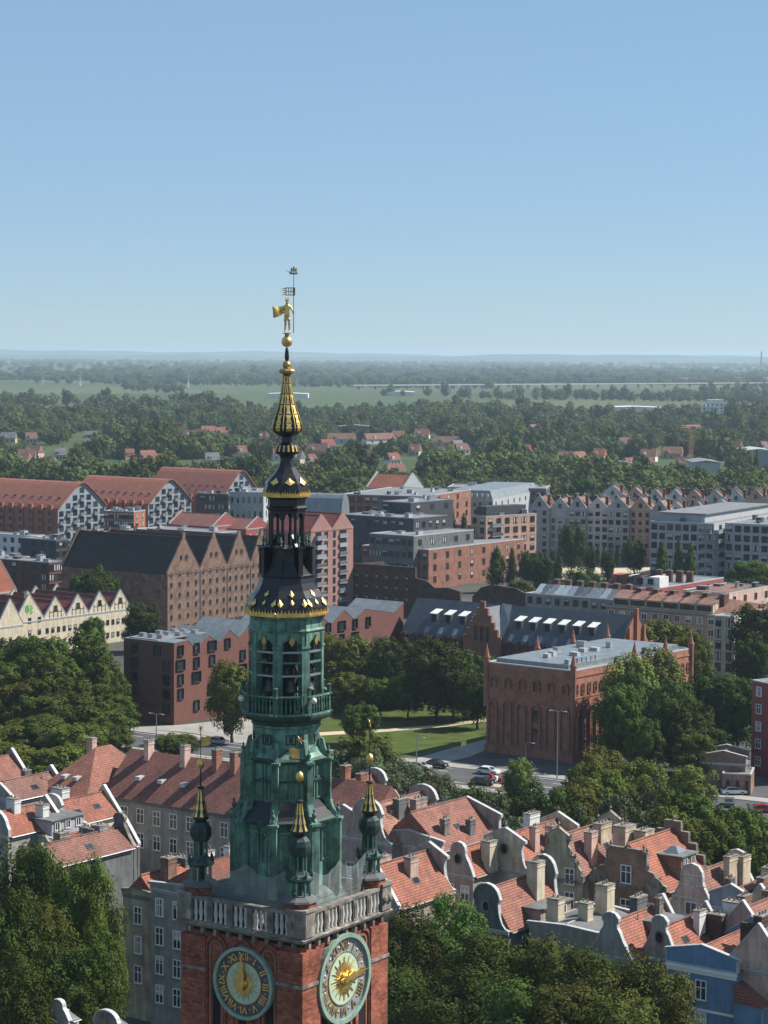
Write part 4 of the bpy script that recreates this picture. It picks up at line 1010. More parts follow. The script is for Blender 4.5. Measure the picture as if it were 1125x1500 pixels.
# ------------------------------------------------------------------ old town houses right of the tower, far row
HG = None
house('grey gabled house with swept white coping beside the tower turret', 574, 1237, 14, 18.6, 8, 13, 'mauve', 'tile_old', 'curve', 'curve', zs=(9,), cols=3,
      chim=[(1.6, -1.2, 1.0, 2.2, 18.9, 'grey_dark'), (2.6, 1.5, 1.0, 2.6, 18.6, 'mauve'), (3.2, 3.8, .9, 2.0, 17.2, 'grey_dark')])
house('brown flat-parapet house with hipped red roof half hidden by the corner turret', 532, 1224, 13.5, 16.5, 7, 12, 'mauve', 'tile', 'low', 'tri', zs=(9,), cols=3)
house('grey house with a small round gable behind the green turret', 512, 1196, 13, 17, 7, 11, 'grey', 'tile', 'round', 'curve', zs=(9,), cols=3, chim=[(1.5, 0, .9, 1.6, 18, 'red_brick')])
house('broad brown house with low white pediment and long orange roof', 646, 1247, 13.6, 18.0, 10.5, 14, 'mauve', 'tile', 'low', 'low', zs=(9.5,), cols=4, front_rise=2.2, rear_rise=4.6,
      chim=[(3.4, -3.4, .8, 1.3, 17.0, 'stone'), (4.2, 1.4, .8, 1.2, 16.2, 'grey_dark')])
house('narrow mauve house whose rounded gable has a small oculus', 693, 1285, 13, 16.2, 4.6, 11, 'mauve', 'tile', 'bell', 'bell', zs=(10,), cols=2, oculus=True, chim=[(2.0, -1.4, 1.3, 1.8, 16.8, 'cream')])
r = house('beige house with triangular pediment over an oval oculus', 779, 1280, 13, 17.4, 8.2, 13, 'beige', 'tile', 'ped', 'ped', zs=(9.5,), cols=3, oculus=True,
      chim=[(2.0, -2.6, .9, 1.1, 18.0, 'pink'), (2.4, 1.0, 1.0, 1.6, 17.6, 'pink'), (-2, 3, 1.0, 2.4, 18.4, 'white')])
house('olive house with a ragged scrolled stone gable', 853, 1293, 13, 18.4, 7.2, 13, 'olive', 'tile', 'scroll', 'scroll', cop='stone', zs=(9.6, 12.6), cols=2, ww=1.2, wh=1.9,
      chim=[(2.2, -2.2, 1.1, 1.5, 18.4, 'pink'), (1.0, 2.6, 1.2, 2.6, 18.6, 'beige')])
r = house('brown brick house with flat-topped gable and stone volutes', 975, 1307, 13, 18.2, 11.0, 12, 'brown_brick', 'tile', 'flat', 'step', cop='stone', zs=(9.2,), cols=3, ww=1.3, wh=2.1, front_rise=4.6,
      chim=[(-3.8, 0, 1.8, 2.6, 19.0, 'beige'), (-1.8, 1.5, 1.6, 2.4, 18.4, 'beige')])
put(r, win_mesh(1.3, 2.1, 'cross'), 0, -6, 13.4, 0)
for sx in (-1, 1):                     # carved volutes leaning on the gable
    v = MB(); pts = [(sx*(3.9 + 1.3*math.cos(a)), 13.5 + 1.15*math.sin(a)) for a in [k*math.pi/7 for k in range(15)]]
    if sx < 0: pts.reverse()
    v.prism_y(pts, -6.2, -5.9).build('volute', M['stone'], r)
d_ = flat_dormer(r, 1.0, 5.2, -1.6, 2.2, 13, 16.4, M['brown_brick']); MB().lathe([(1.5, 16.6), (.5, 17.3)], 4, 45, 3.2, .4).build('roof_lantern', M['glass_blue'], d_)
r = house('pink house with white stucco tracery on its scalloped gable', 1047, 1346, 10.6, 15.6, 6.4, 12, 'pink', 'tile', 'bell', 'bell', zs=(10.2,), cols=1, ww=1.4, wh=1.9, kind='plain', front_rise=6.2,
      chim=[(1.7, .8, .8, 2.2, 16.8, 'beige'), (2.2, 3.4, .8, 2.0, 16.4, 'beige'), (2.8, -1.4, .7, 1.3, 14.6, 'grey_dark')])
tr = MB()
for x in (-2.4, -1.5, 1.5, 2.4): tr.box(x-.06, -6.07, 7, x+.06, -6, 12.6)
for z, hw_ in ((12.6, 2.6), (14.2, 1.9), (15.4, 1.3)): tr.box(-hw_, -6.07, z, hw_, -6, z+.13)
tr.box(-.06, -6.07, 12.73, .06, -6, 15.4)
for x, z in ((0, 14.3), (-2.0, 11.6), (2.0, 11.6)):
    for k in range(10):
        a, a2 = k*.628, (k+1)*.628
        tr.prism_y([(x+.3*math.cos(a), z+.3*math.sin(a)), (x+.45*math.cos(a), z+.45*math.sin(a)), (x+.45*math.cos(a2), z+.45*math.sin(a2)), (x+.3*math.cos(a2), z+.3*math.sin(a2))], -6.1, -6)
tr.build('stucco_tracery', M['white_stone'], r)
house('blue-grey house with a plain white pediment next to the pink one', 1099, 1337, 13.2, 15.4, 5.2, 12, 'bluegrey', 'tile_old', 'low', 'tri', zs=(9,), cols=2, chim=[(1.5, 1, .8, 1.8, 16.4, 'brown_brick')])
house('beige house with brick chimneys beyond the blue-grey pediment', 1150, 1356, 12.8, 16.2, 6.5, 12, 'beige', 'tile_old', 'tri', 'tri', zs=(9,), cols=2, chim=[(-1.5, -2, .9, 2.0, 17.0, 'brown_brick'), (-2.6, 1.6, .9, 2.2, 17.4, 'beige')])

# ------------------------------------------------------------------ nearer row
house('pink-grey house with pedimented rear gable and steep red roof', 667, 1304, 12.6, 17.2, 7.6, 12, 'mauve', 'tile', 'tri', 'ped', at='rear', chim=[(1.4, 0, 1.0, 1.6, 17.4, 'pink'), (-.6, -3.4, 1.1, 2.6, 17.8, 'pink')])
r = house('dark green house with a bell gable edged in white', 745, 1366, 12, 16.6, 6.2, 12.6, 'greenish', 'tile', 'curve', 'curve', oculus=True, front_rise=5.2, rear_rise=6.4, chim=[(1.2, 2.4, 1.5, 1.7, 18.4, 'cream')])
flat_dormer(r, 1.5, 4.4, -1.5, 5.2, 12, 13.8)
r = house('low flat-roofed house with cream chimneys behind the dark green gable', 880, 1374, 12.6, 13.4, 9.5, 11, 'grey', 'bitumen', 'low', 'low', front_rise=.7, rear_rise=.8,
      chim=[(-3.0, -2.6, 1.5, 1.4, 15.4, 'cream'), (.4, -1.6, 1.3, 1.2, 15.2, 'cream'), (.6, 2.4, 1.6, 1.7, 16.6, 'cream')])
r = house('grey house with a slim necked gable and red roof', 926, 1407, 11.8, 15.6, 5.6, 12, 'grey', 'tile', 'neck', 'tri', front_rise=4.9, skylights=1, chim=[(-.6, 1.2, 1.0, 2.2, 17.0, 'grey_dark'), (.8, 3.4, .7, .9, 16.6, 'stone')])
flat_dormer(r, .6, 3.6, .2, 4.6, 11.8, 14.6)
r = house('narrow grey house with necked gable touching the blue facade', 996, 1410, 11.6, 15.0, 5.2, 11, 'grey', 'tile', 'neck', 'tri', front_rise=4.8, oculus=True,
      chim=[(1.2, 1.5, .8, 1.5, 15.8, 'white'), (2.2, 3.2, 2.4, 1.2, 15.2, 'soot_brick'), (3.6, 5.2, 2.2, 1.4, 16.4, 'white')])
r = house('blue house with white pediment and a single upper window', 1079, 1426, 12.4, 14.6, 8.4, 12, 'blue', 'tile', 'low', 'tri', front_rise=2.5, rear_rise=3.2, zs=(8.9, 5.4), cols=1, ww=1.15, wh=2.0)
MB().box(-4.2, -6.14, 11.6, 4.2, -6, 12.0).box(-4.3, -6.3, 12.0, 4.3, -6, 12.3).box(-4.2, -6.12, 7.6, 4.2, -6, 7.85).build('cornice', M['frame_white'], r)
MB().box(2.0, -1.0, 12, 5.2, -.5, 16.6).build('party_wall', M['soot_brick'], r)
w2 = MB().box(4.2, -6.5, 0, 7.4, 5.5, 9.4).build('side_wing', M['blue'], r)
MB().add([(4.2, -6.6, 11.4), (7.7, -6.6, 9.3), (7.7, 5.6, 9.3), (4.2, 5.6, 11.4), (4.2, -6.6, 9.4), (4.2, 5.6, 9.4)], [(0,1,2,3), (0,4,1), (3,2,5)]).build('wing_roof', M['tile'], w2)
MB().tube([(7.6, -6.7, 9.3), (7.6, -6.7, 0)], .07, 6).tube([(7.75, -6.7, 9.25), (7.75, 5.7, 9.25)], .1, 6).build('drainpipe', M['metal'], w2)
house('red-roofed pink house standing past the blue one', 1160, 1432, 12.6, 16.8, 8, 12, 'pink', 'tile', 'tri', 'tri', zs=(9,), cols=2, chim=[(-2.0, -1, 1.0, 2.4, 17.4, 'soot_brick')])
house('red-brick-chimneyed house between the blue house and the blue-grey pediment', 1128, 1385, 12.6, 16.2, 7, 11, 'mauve', 'tile', 'tri', 'tri', chim=[(-1.5, -2, .9, 1.8, 16.8, 'brown_brick'), (-.5, 2, .9, 1.6, 16.8, 'brown_brick')])

# ------------------------------------------------------------------ old town houses left of the tower
r = house('grey rendered tenement with four rows of white casements', 352, 1326, 16.0, 19.6, 13.4, 13, 'grey', 'tile', 'low', 'tri', front_rise=1.2, zs=(13.0, 9.6, 6.2, 2.8), cols=5, ww=1.05, wh=1.95,
      chim=[(-2.4, -1.6, .8, 1.8, 20.0, 'white'), (-.9, 1.0, .8, 1.8, 20.4, 'white'), (1.6, 3.0, .8, 2.4, 20.0, 'white')], skylights=2)
house('brown rendered tenement squeezed between the tree and the grey one', 0, 0, 14.6, 17.0, 4.8, 12, 'olive', 'tile', 'low', 'tri', C=tuple(P(352, 1326, 16) - axes(GRID)[0]*13.45 + axes(GRID)[1]*.5 - Vector((0, 0, 1.4))), front_rise=.9, cop='stone', zs=(11.4, 7.9, 4.4), cols=1, ww=1.0, wh=1.9, chim=[(1.2, -2.0, 1.2, 1.5, 18.6, 'old_brick'), (-.4, 2.4, 1.8, 1.2, 17.6, 'grey_dark')])
house('long orange-roofed house with a carved rear gable finial', 199, 1240, 13, 15.4, 5.2, 15, 'grey_dark', 'tile', 'tri', 'neck', at='rear', cop='stone', front_rise=2.6, rear_rise=4.2, chim=[(-.6, -3.2, 1.2, 1.6, 16.2, 'stone'), (-.6, 4.0, 1.6, 1.6, 16.0, 'grey')])
house('red-roofed house with a white-capped step at its gable foot', 113, 1260, 12.5, 15.0, 5.0, 12, 'grey_dark', 'tile', 'tri', 'tri', chim=[(1.0, -1.2, 1.0, 1.5, 15.6, 'stone')])
house('small tiled house tucked before the white-capped gable', 86, 1264, 12, 14.4, 5.0, 10, 'grey', 'tile', 'tri', 'tri', cop=None, chim=[(.8, 2, 1.6, 1.1, 15.2, 'grey_dark')])
r = house('cream house with a swept white gable and ivy at its corner', 100, 1211, 11.6, 14.6, 6.4, 11, 'cream', 'tile', 'curve', 'tri', front_rise=4.2, zs=(8,), cols=2, side=3, side_zs=(7.5,), chim=[(-2.2, -1.5, 2.2, 1.5, 15.8, 'white')])
house('house with a tall stained chimney stack on its red roof', 45, 1141, 13, 16.4, 7.5, 14, 'grey', 'tile', 'tri', 'tri', at='rear', chim=[(.6, -2.6, 2.0, 1.6, 18.2, 'stone'), (2.6, -5, .8, 1.3, 15.4, 'stone')])
house('red-roofed house with a plain white-edged rear gable', 98, 1156, 12.6, 15.0, 6.0, 11, 'grey', 'tile', 'tri', 'tri', at='rear', front_rise=2.2, chim=[(-1.0, 1, .8, 1.3, 15.6, 'grey_dark')])
r = house('low house carrying a flat-roofed glazed attic', 76, 1232, 11.4, 12.6, 7, 9, 'grey', 'tile', 'low', 'tri', front_rise=.5, rear_rise=1.2)
flat_dormer(r, -4.6, 2.6, -3.6, 2.6, 11, 13.8, M['lightgrey'], wins=3)
house('white-chimneyed house at the end of the left row', 12, 1226, 12.5, 15.2, 7, 11, 'grey', 'tile', 'round', 'tri', chim=[(0, -1, 1.6, 1.2, 16.6, 'white'), (2.5, 2, 1.5, 1.2, 15.6, 'white')])
house('pale house showing only its round white gable top', 100, 1496, 10.5, 11.0, 3.0, 2.0, 'offwhite', 'bitumen', 'bell', None, front_rise=1.9)
house('pale stone house with a low curved gable top', 172, 1505, 10.4, 10.9, 3.2, 2.0, 'stone', 'bitumen', 'round', None, front_rise=1.4)

# the long grey school-like building with hipped red roof
X, Y = axes(GRID)
A = P(206, 1098, 18.6)
r = thing('tiled_building', 'long grey building under a steep red tiled roof with a hipped wing', 'building', (A.x, A.y, 0), R_(GRID))
MB().box(0, -6, 0, 46, 6, 12.6).build('wall', M['grey'], r)
MB().add([(-2, -6.5, 12.5), (46.3, -6.5, 12.5), (46.3, 6.5, 12.5), (-2, 6.5, 12.5), (-2, 0, 18.6), (46.3, 0, 18.6)], [(0,1,5,4), (2,3,4,5), (1,2,5), (3,0,4), (0,3,2,1)]).build('roof', M['tile_dark'], r)
MB().box(-.2, -6.35, 12.0, 46.2, -6.0, 12.5).build('cornice', M['grey_dark'], r)
w2 = MB().box(-11.5, -10.5, 0, -1.2, 6, 12.4).build('hipped_wing', M['grey'], r)
MB().add([(-12, -11, 12.4), (-.7, -11, 12.4), (-.7, 6.5, 12.4), (-12, 6.5, 12.4), (-6.3, -3.0, 18.7), (-6.3, 0.3, 18.7)], [(0,1,4), (1,2,5,4), (2,3,5), (3,0,4,5), (3,2,1,0)]).build('hipped_roof', M['tile'], w2)
for k in range(14): put(r, win_mesh(1.25, 2.0, 'cross'), 2.2 + 3.2*k, -6, 9.2, 0); put(r, win_mesh(1.25, 2.0, 'cross'), 2.2 + 3.2*k, -6, 5.6, 0)
for x in (-9, -6.6): put(w2, win_mesh(1.25, 2.0, 'cross'), x, -10.5, 9.0, 0); put(w2, win_mesh(1.25, 2.0, 'cross'), x, -10.5, 5.4, 0)
for t in (-8.4, -5.5): put(w2, win_mesh(1.25, 2.0, 'cross'), -1.2, t, 6.2, 1)
for x, y in ((2.2, -.6), (9.5, -.8), (15.5, -.7), (19.0, -.8), (34, -.8), (38, .5)): chimney(r, x, y, 16.5, .9, 1.3, 20.3, M['pink' if x < 10 else 'red_brick'], 2)
chimney(w2, -8.6, -1.5, 15, 1.2, 1.0, 19.6, M['pink'], 2)
for k, x in enumerate((3.5, 7.8, 12.2, 24, 29)):
    e = MB().add([(-.45, -.7, 0), (.45, -.7, 0), (.45, .5, .6), (-.45, .5, .6), (-.45, -.7, .55), (.45, -.7, .55)], [(0,1,5,4), (4,5,2,3), (0,4,3), (1,2,5)]).build('roof_vent', M['coping'], r, (x, -3.9, 15.0))
for k in range(2):
    MB().add([(-.45, -.7, 0), (.45, -.7, 0), (.45, .5, .6), (-.45, .5, .6), (-.45, -.7, .55), (.45, -.7, .55)], [(0,1,5,4), (4,5,2,3), (0,4,3), (1,2,5)]).build('roof_vent', M['coping'], w2, (-7.5+2.4*k, -8.2, 14.6))

# ------------------------------------------------------------------ buildings across the road
X, Y = axes(GRID)
def zig(root, outline, x0, x1, wall, roofm, name='wall'):
    """walls under a folded roof: outline runs along the building's +Y, folds run along X"""
    b = MB().prism_y([(outline[0][0], 0)] + [(outline[-1][0], 0)] + list(reversed(outline)), -x1, -x0)
    b.build(name, wall, root, rz=R_(90))
    for (ya, za), (yb, zb) in zip(outline[:-1], outline[1:]):
        MB().add([(x0-.05, ya, za+.1), (x1+.06, ya, za+.1), (x1+.06, yb, zb+.1), (x0-.05, yb, zb+.1), (x0-.05, ya, za+.01), (x1+.06, ya, za+.01), (x1+.06, yb, zb+.01), (x0-.05, yb, zb+.01)],
                 [(0,1,2,3), (4,7,6,5), (0,4,5,1), (1,5,6,2), (2,6,7,3), (3,7,4,0)]).build('roof_fold', roofm, root)
C = P(255, 1062, 0)
Lx = extent(P(255, 942, 17), -X, 182); Ly = extent(P(255, 942, 17), Y, 590)
r = thing('brick_hotel', 'dark brick hotel with zigzag zinc roof folds and deep box windows', 'hotel', (C.x, C.y, 0), R_(GRID))
ol = [(0, 17.2), (4.5, 17.4), (7, 15.3), (11, 17.8), (14.5, 16.0), (18, 18.4), (21, 16.4), (26, 19.4), (30, 16.4), (34, 18.2), (37, 16.4), (42, 19.2), (47, 16.0), (51, 18.0), (54, 16.2), (59, 19.0), (63, 16.4), (67, 18.6), (Ly-4, 16.6), (Ly, 18.8)]
zig(r, ol, -Lx, 0, M['hotel_brick'], M['sheet_grey'])
MB().box(-Lx-.04, -.05, 3, -.3, 0, 17.1).build('painted_shade_wall', M['dark_brick'], r)  # shade on this side put into a darker brick sheet
for j in range(5):
    put(r, win_mesh(1.5, 1.8, 'deep'), -Lx+3.2, -.05, 2.3+3.05*j, 0)
    put(r, win_mesh(1.6, 1.8, 'deep'), -2.0 if j < 4 else -4.6, -.05, 2.3+3.05*j, 0)
    for t in range(14):
        if (t*7+j*3) % 5 == 0: continue
        put(r, win_mesh(1.3 if (t+j) % 3 else 2.3, 2.0, 'deep'), 0, 2.0 + 5.1*t, 2.3+3.05*j, 1)
MB().box(-Lx+1, .6, 17.3, -5, 20, 17.5).build('roof_deck', M['bitumen_light'], r)
for k in range(9): MB().cbox(-Lx+2.5+(k % 3)*2.6, 3+5*(k//3)+rnd.random(), 17.5, 1.4, 1.1, .8).build('roof_unit', M['metal'], r)

# neo-gothic brick hall with flat roof and corner turrets
r, w, d = block('red brick hall with corner turrets and blind arches under a flat grey roof', 840, 984, 17.6, 713, 1012, 'hall_brick', rz=-38, floors=1, cl=0, cr=0, roof='sheet_grey', clutter=0, name='brick_hall', cat='building')
for x, y in ((-w/2, -d/2), (w/2, -d/2), (w/2, d/2), (-w/2, d/2), (w/2, 0), (w/2, d*.27), (-w/2, -d*.1), (-w/2, d*.2)):
    t = MB().lathe([(.6, 9), (.6, 18.4), (.72, 18.55), (.72, 18.8)], 8, 22.5).build('turret', M['hall_brick'], r, (x, y, 0)); MB().lathe([(.58, 18.8), (.03, 21.4)], 8, 22.5).build('turret_spire', M['hall_brick'], t)
MB().box(-w/2-.15, -d/2-.15, 16.3, w/2+.15, d/2+.15, 16.6).box(-w/2-.1, -d/2-.1, 12.2, w/2+.1, d/2+.1, 12.45).box(-w/2-.25, -d/2-.25, 0, w/2+.25, d/2+.25, 1.4).build('brick_band', M['hall_brick'], r)
def blind(face, n, z0, z1, ww_):
    L_ = w if face == 0 else d
    for i in range(n):
        t = L_*(i+.5)/n; x, y = on_face(w, d, face, t)
        a = arch_ring(ww_, z0, z1, -.5, 0, .3, n=6).build('blind_arch', M['hall_brick'], r, (x, y, 0), R_(90*face))
blind(0, 6, 2, 9.4, 1.7); blind(1, 10, 2, 9.4, 1.8); blind(0, 6, 13, 14.4, 1.0)
for i in range(6):
    x, y = on_face(w, d, 0, w*(i+.5)/6)
    if i in (3,):
        for z in (3.4, 7.0): put(r, win_mesh(1.2, 2.2, 'dark'), x, y, z, 0)
        for q in (-.55, .55): put(r, win_mesh(.7, 2.0, 'arch'), x+q, y, 13.0, 0)
for i in range(20):
    x, y = on_face(w, d, 1, d*(i+.5)/20); put(r, win_mesh(.75, 2.0, 'arch'), x, y, 13.0, 1)
for i in range(10):
    x, y = on_face(w, d, 1, d*(i+.5)/10); put(r, win_mesh(1.4, 6.2, 'arch'), x, y, 3.0, 1)
rd = MB().box(-w/2+1.2, -d/2+1.6, 17.6, w/2-2.2, d/2-1.5, 18.5).build('raised_roof', M['sheet_grey'], r)
for k in range(7): MB().cbox(w/2-3.2, -d/2+3+1.6*k, 18.5, 1.0, 1.2, .9).build('roof_light', M['glass_blue'], rd)
for k in range(8): MB().cbox(-w/2+4+rnd.random()*8, -d/2+8+3*k, 18.5, 1+rnd.random(), 1.2, .6+.7*rnd.random()).build('roof_unit', M[rnd.choice(['metal', 'lightgrey'])], rd)
# slate-roofed neo-gothic building behind the park trees
C = P(588, 928, 12)
r = thing('slate_roofed_school', 'long brick building with dark slate roof, bright dormers and stepped gables', 'building', (C.x, C.y, 0), R_(GRID))
XL = extent(C, X, 905)
MB().box(0, 0, 0, XL, 13, 12).build('wall', M['dark_brick'], r)
MB().add([(-.1, -.4, 12), (XL+.1, -.4, 12), (XL+.1, 13.4, 12), (-.1, 13.4, 12), (-.1, 6.5, 20), (XL+.1, 6.5, 20)], [(0,1,5,4), (2,3,4,5), (1,2,5), (3,0,4), (3,2,1,0)]).build('slate_roof', M['sheet_dark'], r)
MB().add([(XL*.455, -.3, 12.1), (XL*.455, 6.5, 20.1), (XL*.41, 6.5, 20.3), (XL*.48, 3, 16.2), (XL*.48, -.5, 12.1)], [(0,4,3,1), (1,3,2), (0,1,2)]).build('roof_hip', M['sheet_grey'], r)
def school_dormer(x):
    d = MB().box(x-.75, 2.4, 14.4, x+.75, 5.6, 17.2).build('dormer', M['sheet_dark'], r)
    MB().add([(x-1.0, 2.1, 17.0), (x+1.0, 2.1, 17.0), (x+1.0, 6.2, 18.3), (x-1.0, 6.2, 18.3), (x-1.0, 2.1, 17.15), (x+1.0, 2.1, 17.15), (x+1.0, 6.2, 18.45), (x-1.0, 6.2, 18.45)], [(4,5,6,7), (3,2,1,0), (0,1,5,4), (1,2,6,5), (2,3,7,6), (3,0,4,7)]).build('dormer_roof', M['white'], d)  # sunlit brightness of the dormer tops put in as white
    put(d, win_mesh(.9, 1.5, 'dark'), x, 2.4, 15.3, 0)
    q = MB().add([(-.6, -.9, 0), (.6, -.9, 0), (.6, .9, 0), (-.6, .9, 0)], [(0,1,2,3)]).build('skylight', M['glass_blue'], r, (x-.9, .75, 13.45)); q.rotation_euler = (math.atan2(8, 6.9), 0, 0)
for k in range(4): school_dormer(XL*.13 + k*XL*.068)
for k in range(6): school_dormer(XL*.53 + k*XL*.066)
for k in range(26):
    MB().box(XL*(k+.5)/26-.35, -.5, 0, XL*(k+.5)/26+.35, 0, 12.6).build('brick_buttress', M['dark_brick'], r)
    if k % 2: put(r, win_mesh(1.0, 2.2, 'arch'), XL*(k+1)/26, 0, 7.6, 0); put(r, win_mesh(1.0, 2.2, 'arch'), XL*(k+1)/26, 0, 3.4, 0)
gx = XL*.40
g = thing_g = MB().prism_y([(gx-5.2, 0), (gx+5.2, 0), (gx+5.2, 13.4), (gx+4.3, 13.4), (gx+4.3, 15), (gx+3.4, 15), (gx+3.4, 16.6), (gx+2.5, 16.6), (gx+2.5, 18.2), (gx+1.6, 18.2), (gx+1.6, 19.8), (gx+.7, 19.8), (gx+.7, 21.4), (gx-.7, 21.4), (gx-.7, 19.8), (gx-1.6, 19.8), (gx-1.6, 18.2), (gx-2.5, 18.2), (gx-2.5, 16.6), (gx-3.4, 16.6), (gx-3.4, 15), (gx-4.3, 15), (gx-4.3, 13.4), (gx-5.2, 13.4)], -1.2, -.55).build('stepped_gable', M['red_brick'], r)
MB().prism_y([(gx-4.6, 12), (gx+4.6, 12), (gx, 19.8)], -.6, 6.5).build('gable_roof', M['sheet_dark'], g)
for x in (-1.6, 0, 1.6): put(g, win_mesh(.8, 3.4, 'arch'), gx+x, -1.2, 12.2, 0)
MB().prism_y([(0, 0), (13, 0), (13, 13), (6.5, 21), (0, 13)], -XL-.7, -XL-.1).build('end_gable', M['red_brick'], r, rz=R_(90))
for t in (0, 3.2, 6.5, 9.8, 13): MB().box(XL+.7, t-.3, 0, XL+1.3, t+.3, 21.6-abs(t-6.5)*1.2).build('gable_pier', M['orange_brick'], r); 
for t in (1.6, 4.8, 8.1, 11.4): put(r, win_mesh(1.6, 5.5, 'dark'), XL+.7, t, 7.5, 1)

# ------------------------------------------------------------------ granary island: left
gz = GRID + 90
Xg, Yg = axes(gz)                      # along the gable fronts; away from them
C0 = P(245, 930, 0); t = 0
for i, (bw, lab) in enumerate(((13.9, 'weathered brick granary with the tall sooty roof flank open to view'), (11.8, 'brick granary gable standing second along the sooty roof'), (10.5, 'brick granary gable third along the sooty roof'), (10.0, 'brick granary gable partly behind the black lantern'))):
    C = C0 + Xg*(t+bw); C.z = 16.8
    t += bw
    r = house(lab, 0, 0, 16.8, 26.6 - .6*i, bw, 40, 'old_brick', 'tile_black', 'tri', 'tri', rz=gz, C=C, cop='old_brick', front_rise=10.2, zs=(1.0, 4.0, 7.0, 10.0, 13.0, 15.9), cols=4, ww=.95, wh=1.35, kind='hole', name='granary', cat='granary', group='old granary gables')
    for x in (-1.2, 1.2): put(r, win_mesh(.95, 1.35, 'hole'), x, -20, 20.4, 0)
    MB().box(-.6, -20.1, 26.2-.6*i, .6, -19.6, 28.0-.6*i).build('gable_finial', M['old_brick'], r)
    for x in (-bw/2+.05, ): MB().tube([(x, -20.12, 17), (x, -20.12, 0)], .1, 6).build('drainpipe', M['metal'], r)
    for k in range(3): put(r, win_mesh(1.8, 2.2, 'arch'), -bw/3+k*bw/3, -20, .2, 0)
# cream granary row
C0 = P(22, 962, 0); t = 0
for i, (bw, lab) in enumerate(((10.6, 'cream gabled house with a green emblem under its apex'), (8.4, 'cream gabled house next to the one with the green emblem'), (8.4, 'cream half-timbered gable in the middle of the row'), (8.2, 'cream half-timbered gable beside the last one'), (8.0, 'cream half-timbered gable at the tree end of the row'))):
    C = C0 + Xg*(t+bw); C.z = 8.6; t += bw
    r = house(lab, 0, 0, 8.6, 14.8 if i == 0 else 13.2, bw, 24, 'cream', 'tile_wine', 'tri', 'tri', rz=gz, C=C, zs=(1.6, 5.0) if i else (1.6, 5.0, 8.2), cols=4 if i else 3, ww=.8, wh=1.2, kind='dark', name='gabled_house', group='cream row of gabled houses')
    if i:
        tm = MB()
        for z in (8.4, 10.2): tm.box(-bw*.42+(z-8.4)*.7, -12.06, z, bw*.42-(z-8.4)*.7, -12, z+.14)
        for x in (-2.2, -.8, .8, 2.2): tm.box(x-.08, -12.06, 8.5, x+.08, -12, 10.9)
        tm.build('timber_frame', M['bark'], r); put(r, win_mesh(1.0, 1.3, 'dark'), 0, -12, 10.5, 0)
    else:
        em = MB()
        for k in range(9): em.prism_y([(-.9+.5*math.cos(k*.7)+.25*math.cos(q), 11.9+.8*math.sin(k*.7)+.28*math.sin(q)) for q in [j*math.pi/3 for j in range(6)]], -12.08, -12.0-.01*k)
        em.box(-.95, -12.07, 10.4, -.8, -12, 12.2)
        for z in (12.4, 11.9, 11.4, 10.9, 10.5): em.box(0.1, -12.06, z, 1.1+.25*math.sin(z*7), -12, z+.26)
        em.build('green_emblem', plain('green_paint', (.10,.33,.08), .7, .1, streak=False), r)
        chimney(r, 0, -11, 14.5, .9, .9, 16.2, M['cream'], 1)
    flat_dormer(r, -bw*.42, -bw*.2, 3, 5.5, 9.5, 12.0, M['cream'], M['tile_wine'], 0)
house('cream gable wall cut by the picture edge beside the emblem house', 0, 0, 9, 15, 9, 20, 'cream', 'tile_wine', 'tri', 'tri', rz=gz, C=tuple(C0 - Xg*3 + Yg*(-6) + Vector((0, 0, 9))), zs=(1.6, 5.0), cols=3, ww=.8, wh=1.2, kind='dark')
# halls with bowed orange roofs
def hall(label, C0, bw, L, ze, zr, glazed=True, brick_='orange_brick'):
    r = thing('bowed_roof_hall', label, 'hall', tuple(C0 + Xg*(bw/2)), R_(gz))
    hp = [(.5, 0), (.445, .15), (.335, .4), (.215, .66), (.125, .85), (.065, .955), (.025, .993), (0, 1)]
    arc = [(x*bw, ze+z*(zr-ze)) for x, z in hp]; arc = arc + [(-x, z) for x, z in reversed(arc[:-1])]
    MB().box(-bw/2, 0.01, 0, bw/2, L, ze).build('wall', M[brick_], r)
    MB().prism_y([(-bw/2, 0), (bw/2, 0)] + arc, 0, .3).build('gable_wall', M['bluegrey'], r)
    MB().prism_y([(x*1.0, z-.02) for x, z in arc], .3, L).build('roof_body', M['sheet_orange'], r)
    rr = MB()
    for (xa, za), (xb, zb) in zip(arc[:-1], arc[1:]):
        dx, dz = xb-xa, zb-za; l = math.hypot(dx, dz); nx, nz = dz/l*.35, -dx/l*.35
        rr.prism_y([(xa, za), (xa+nx, za+nz), (xb+nx, zb+nz), (xb, zb)], -.9, L+.3)
    rr.build('bowed_roof', M['sheet_orange'], r)
    def inside(x, z):
        if z < ze: return True
        return abs(x) < np.interp((z-ze)/(zr-ze), [q[1] for q in hp], [q[0] for q in hp])*bw - .4
    for i in range(7):
        for j in range(8):
            x = -bw/2 + bw*(i+.5)/7; z = .6 + 3.0*j
            if z+2 < zr-1 and inside(abs(x)+1.1, z+2.0):
                put(r, win_mesh(2.2, 1.9, 'wide'), x, 0, z, 0)
                if (i+j) % 2: put(r, balcony_mesh(2.6, .9, 'metal'), x, 0, z-.2, 0, 'balcony')
    for k in range(9):
        MB().box(-bw/2-1.0, 2.5+k*L/9.5, 0, -bw/2, 4.7+k*L/9.5, ze+1.6).build('bay', M[brick_], r)
        for j in range(5): put(r, win_mesh(1.2, 1.5, 'dark'), -bw/2-1.0, 3.6+k*L/9.5, .8+3.1*j, 3)
    for k in range(10):
        xq = -bw*.36; s = MB().box(-.5, -.7, 0, .5, .7, .1).build('skylight', M['glass'], r, (xq, 3+k*L/10.5, ze+(zr-ze)*.42)); s.rotation_euler = (0, -R_(46), 0)
    return r
hall('bowed orange roof hall with brick bays cut by the left edge', P(85, 803, 0), 27.5, 52, 15.5, 25.4)
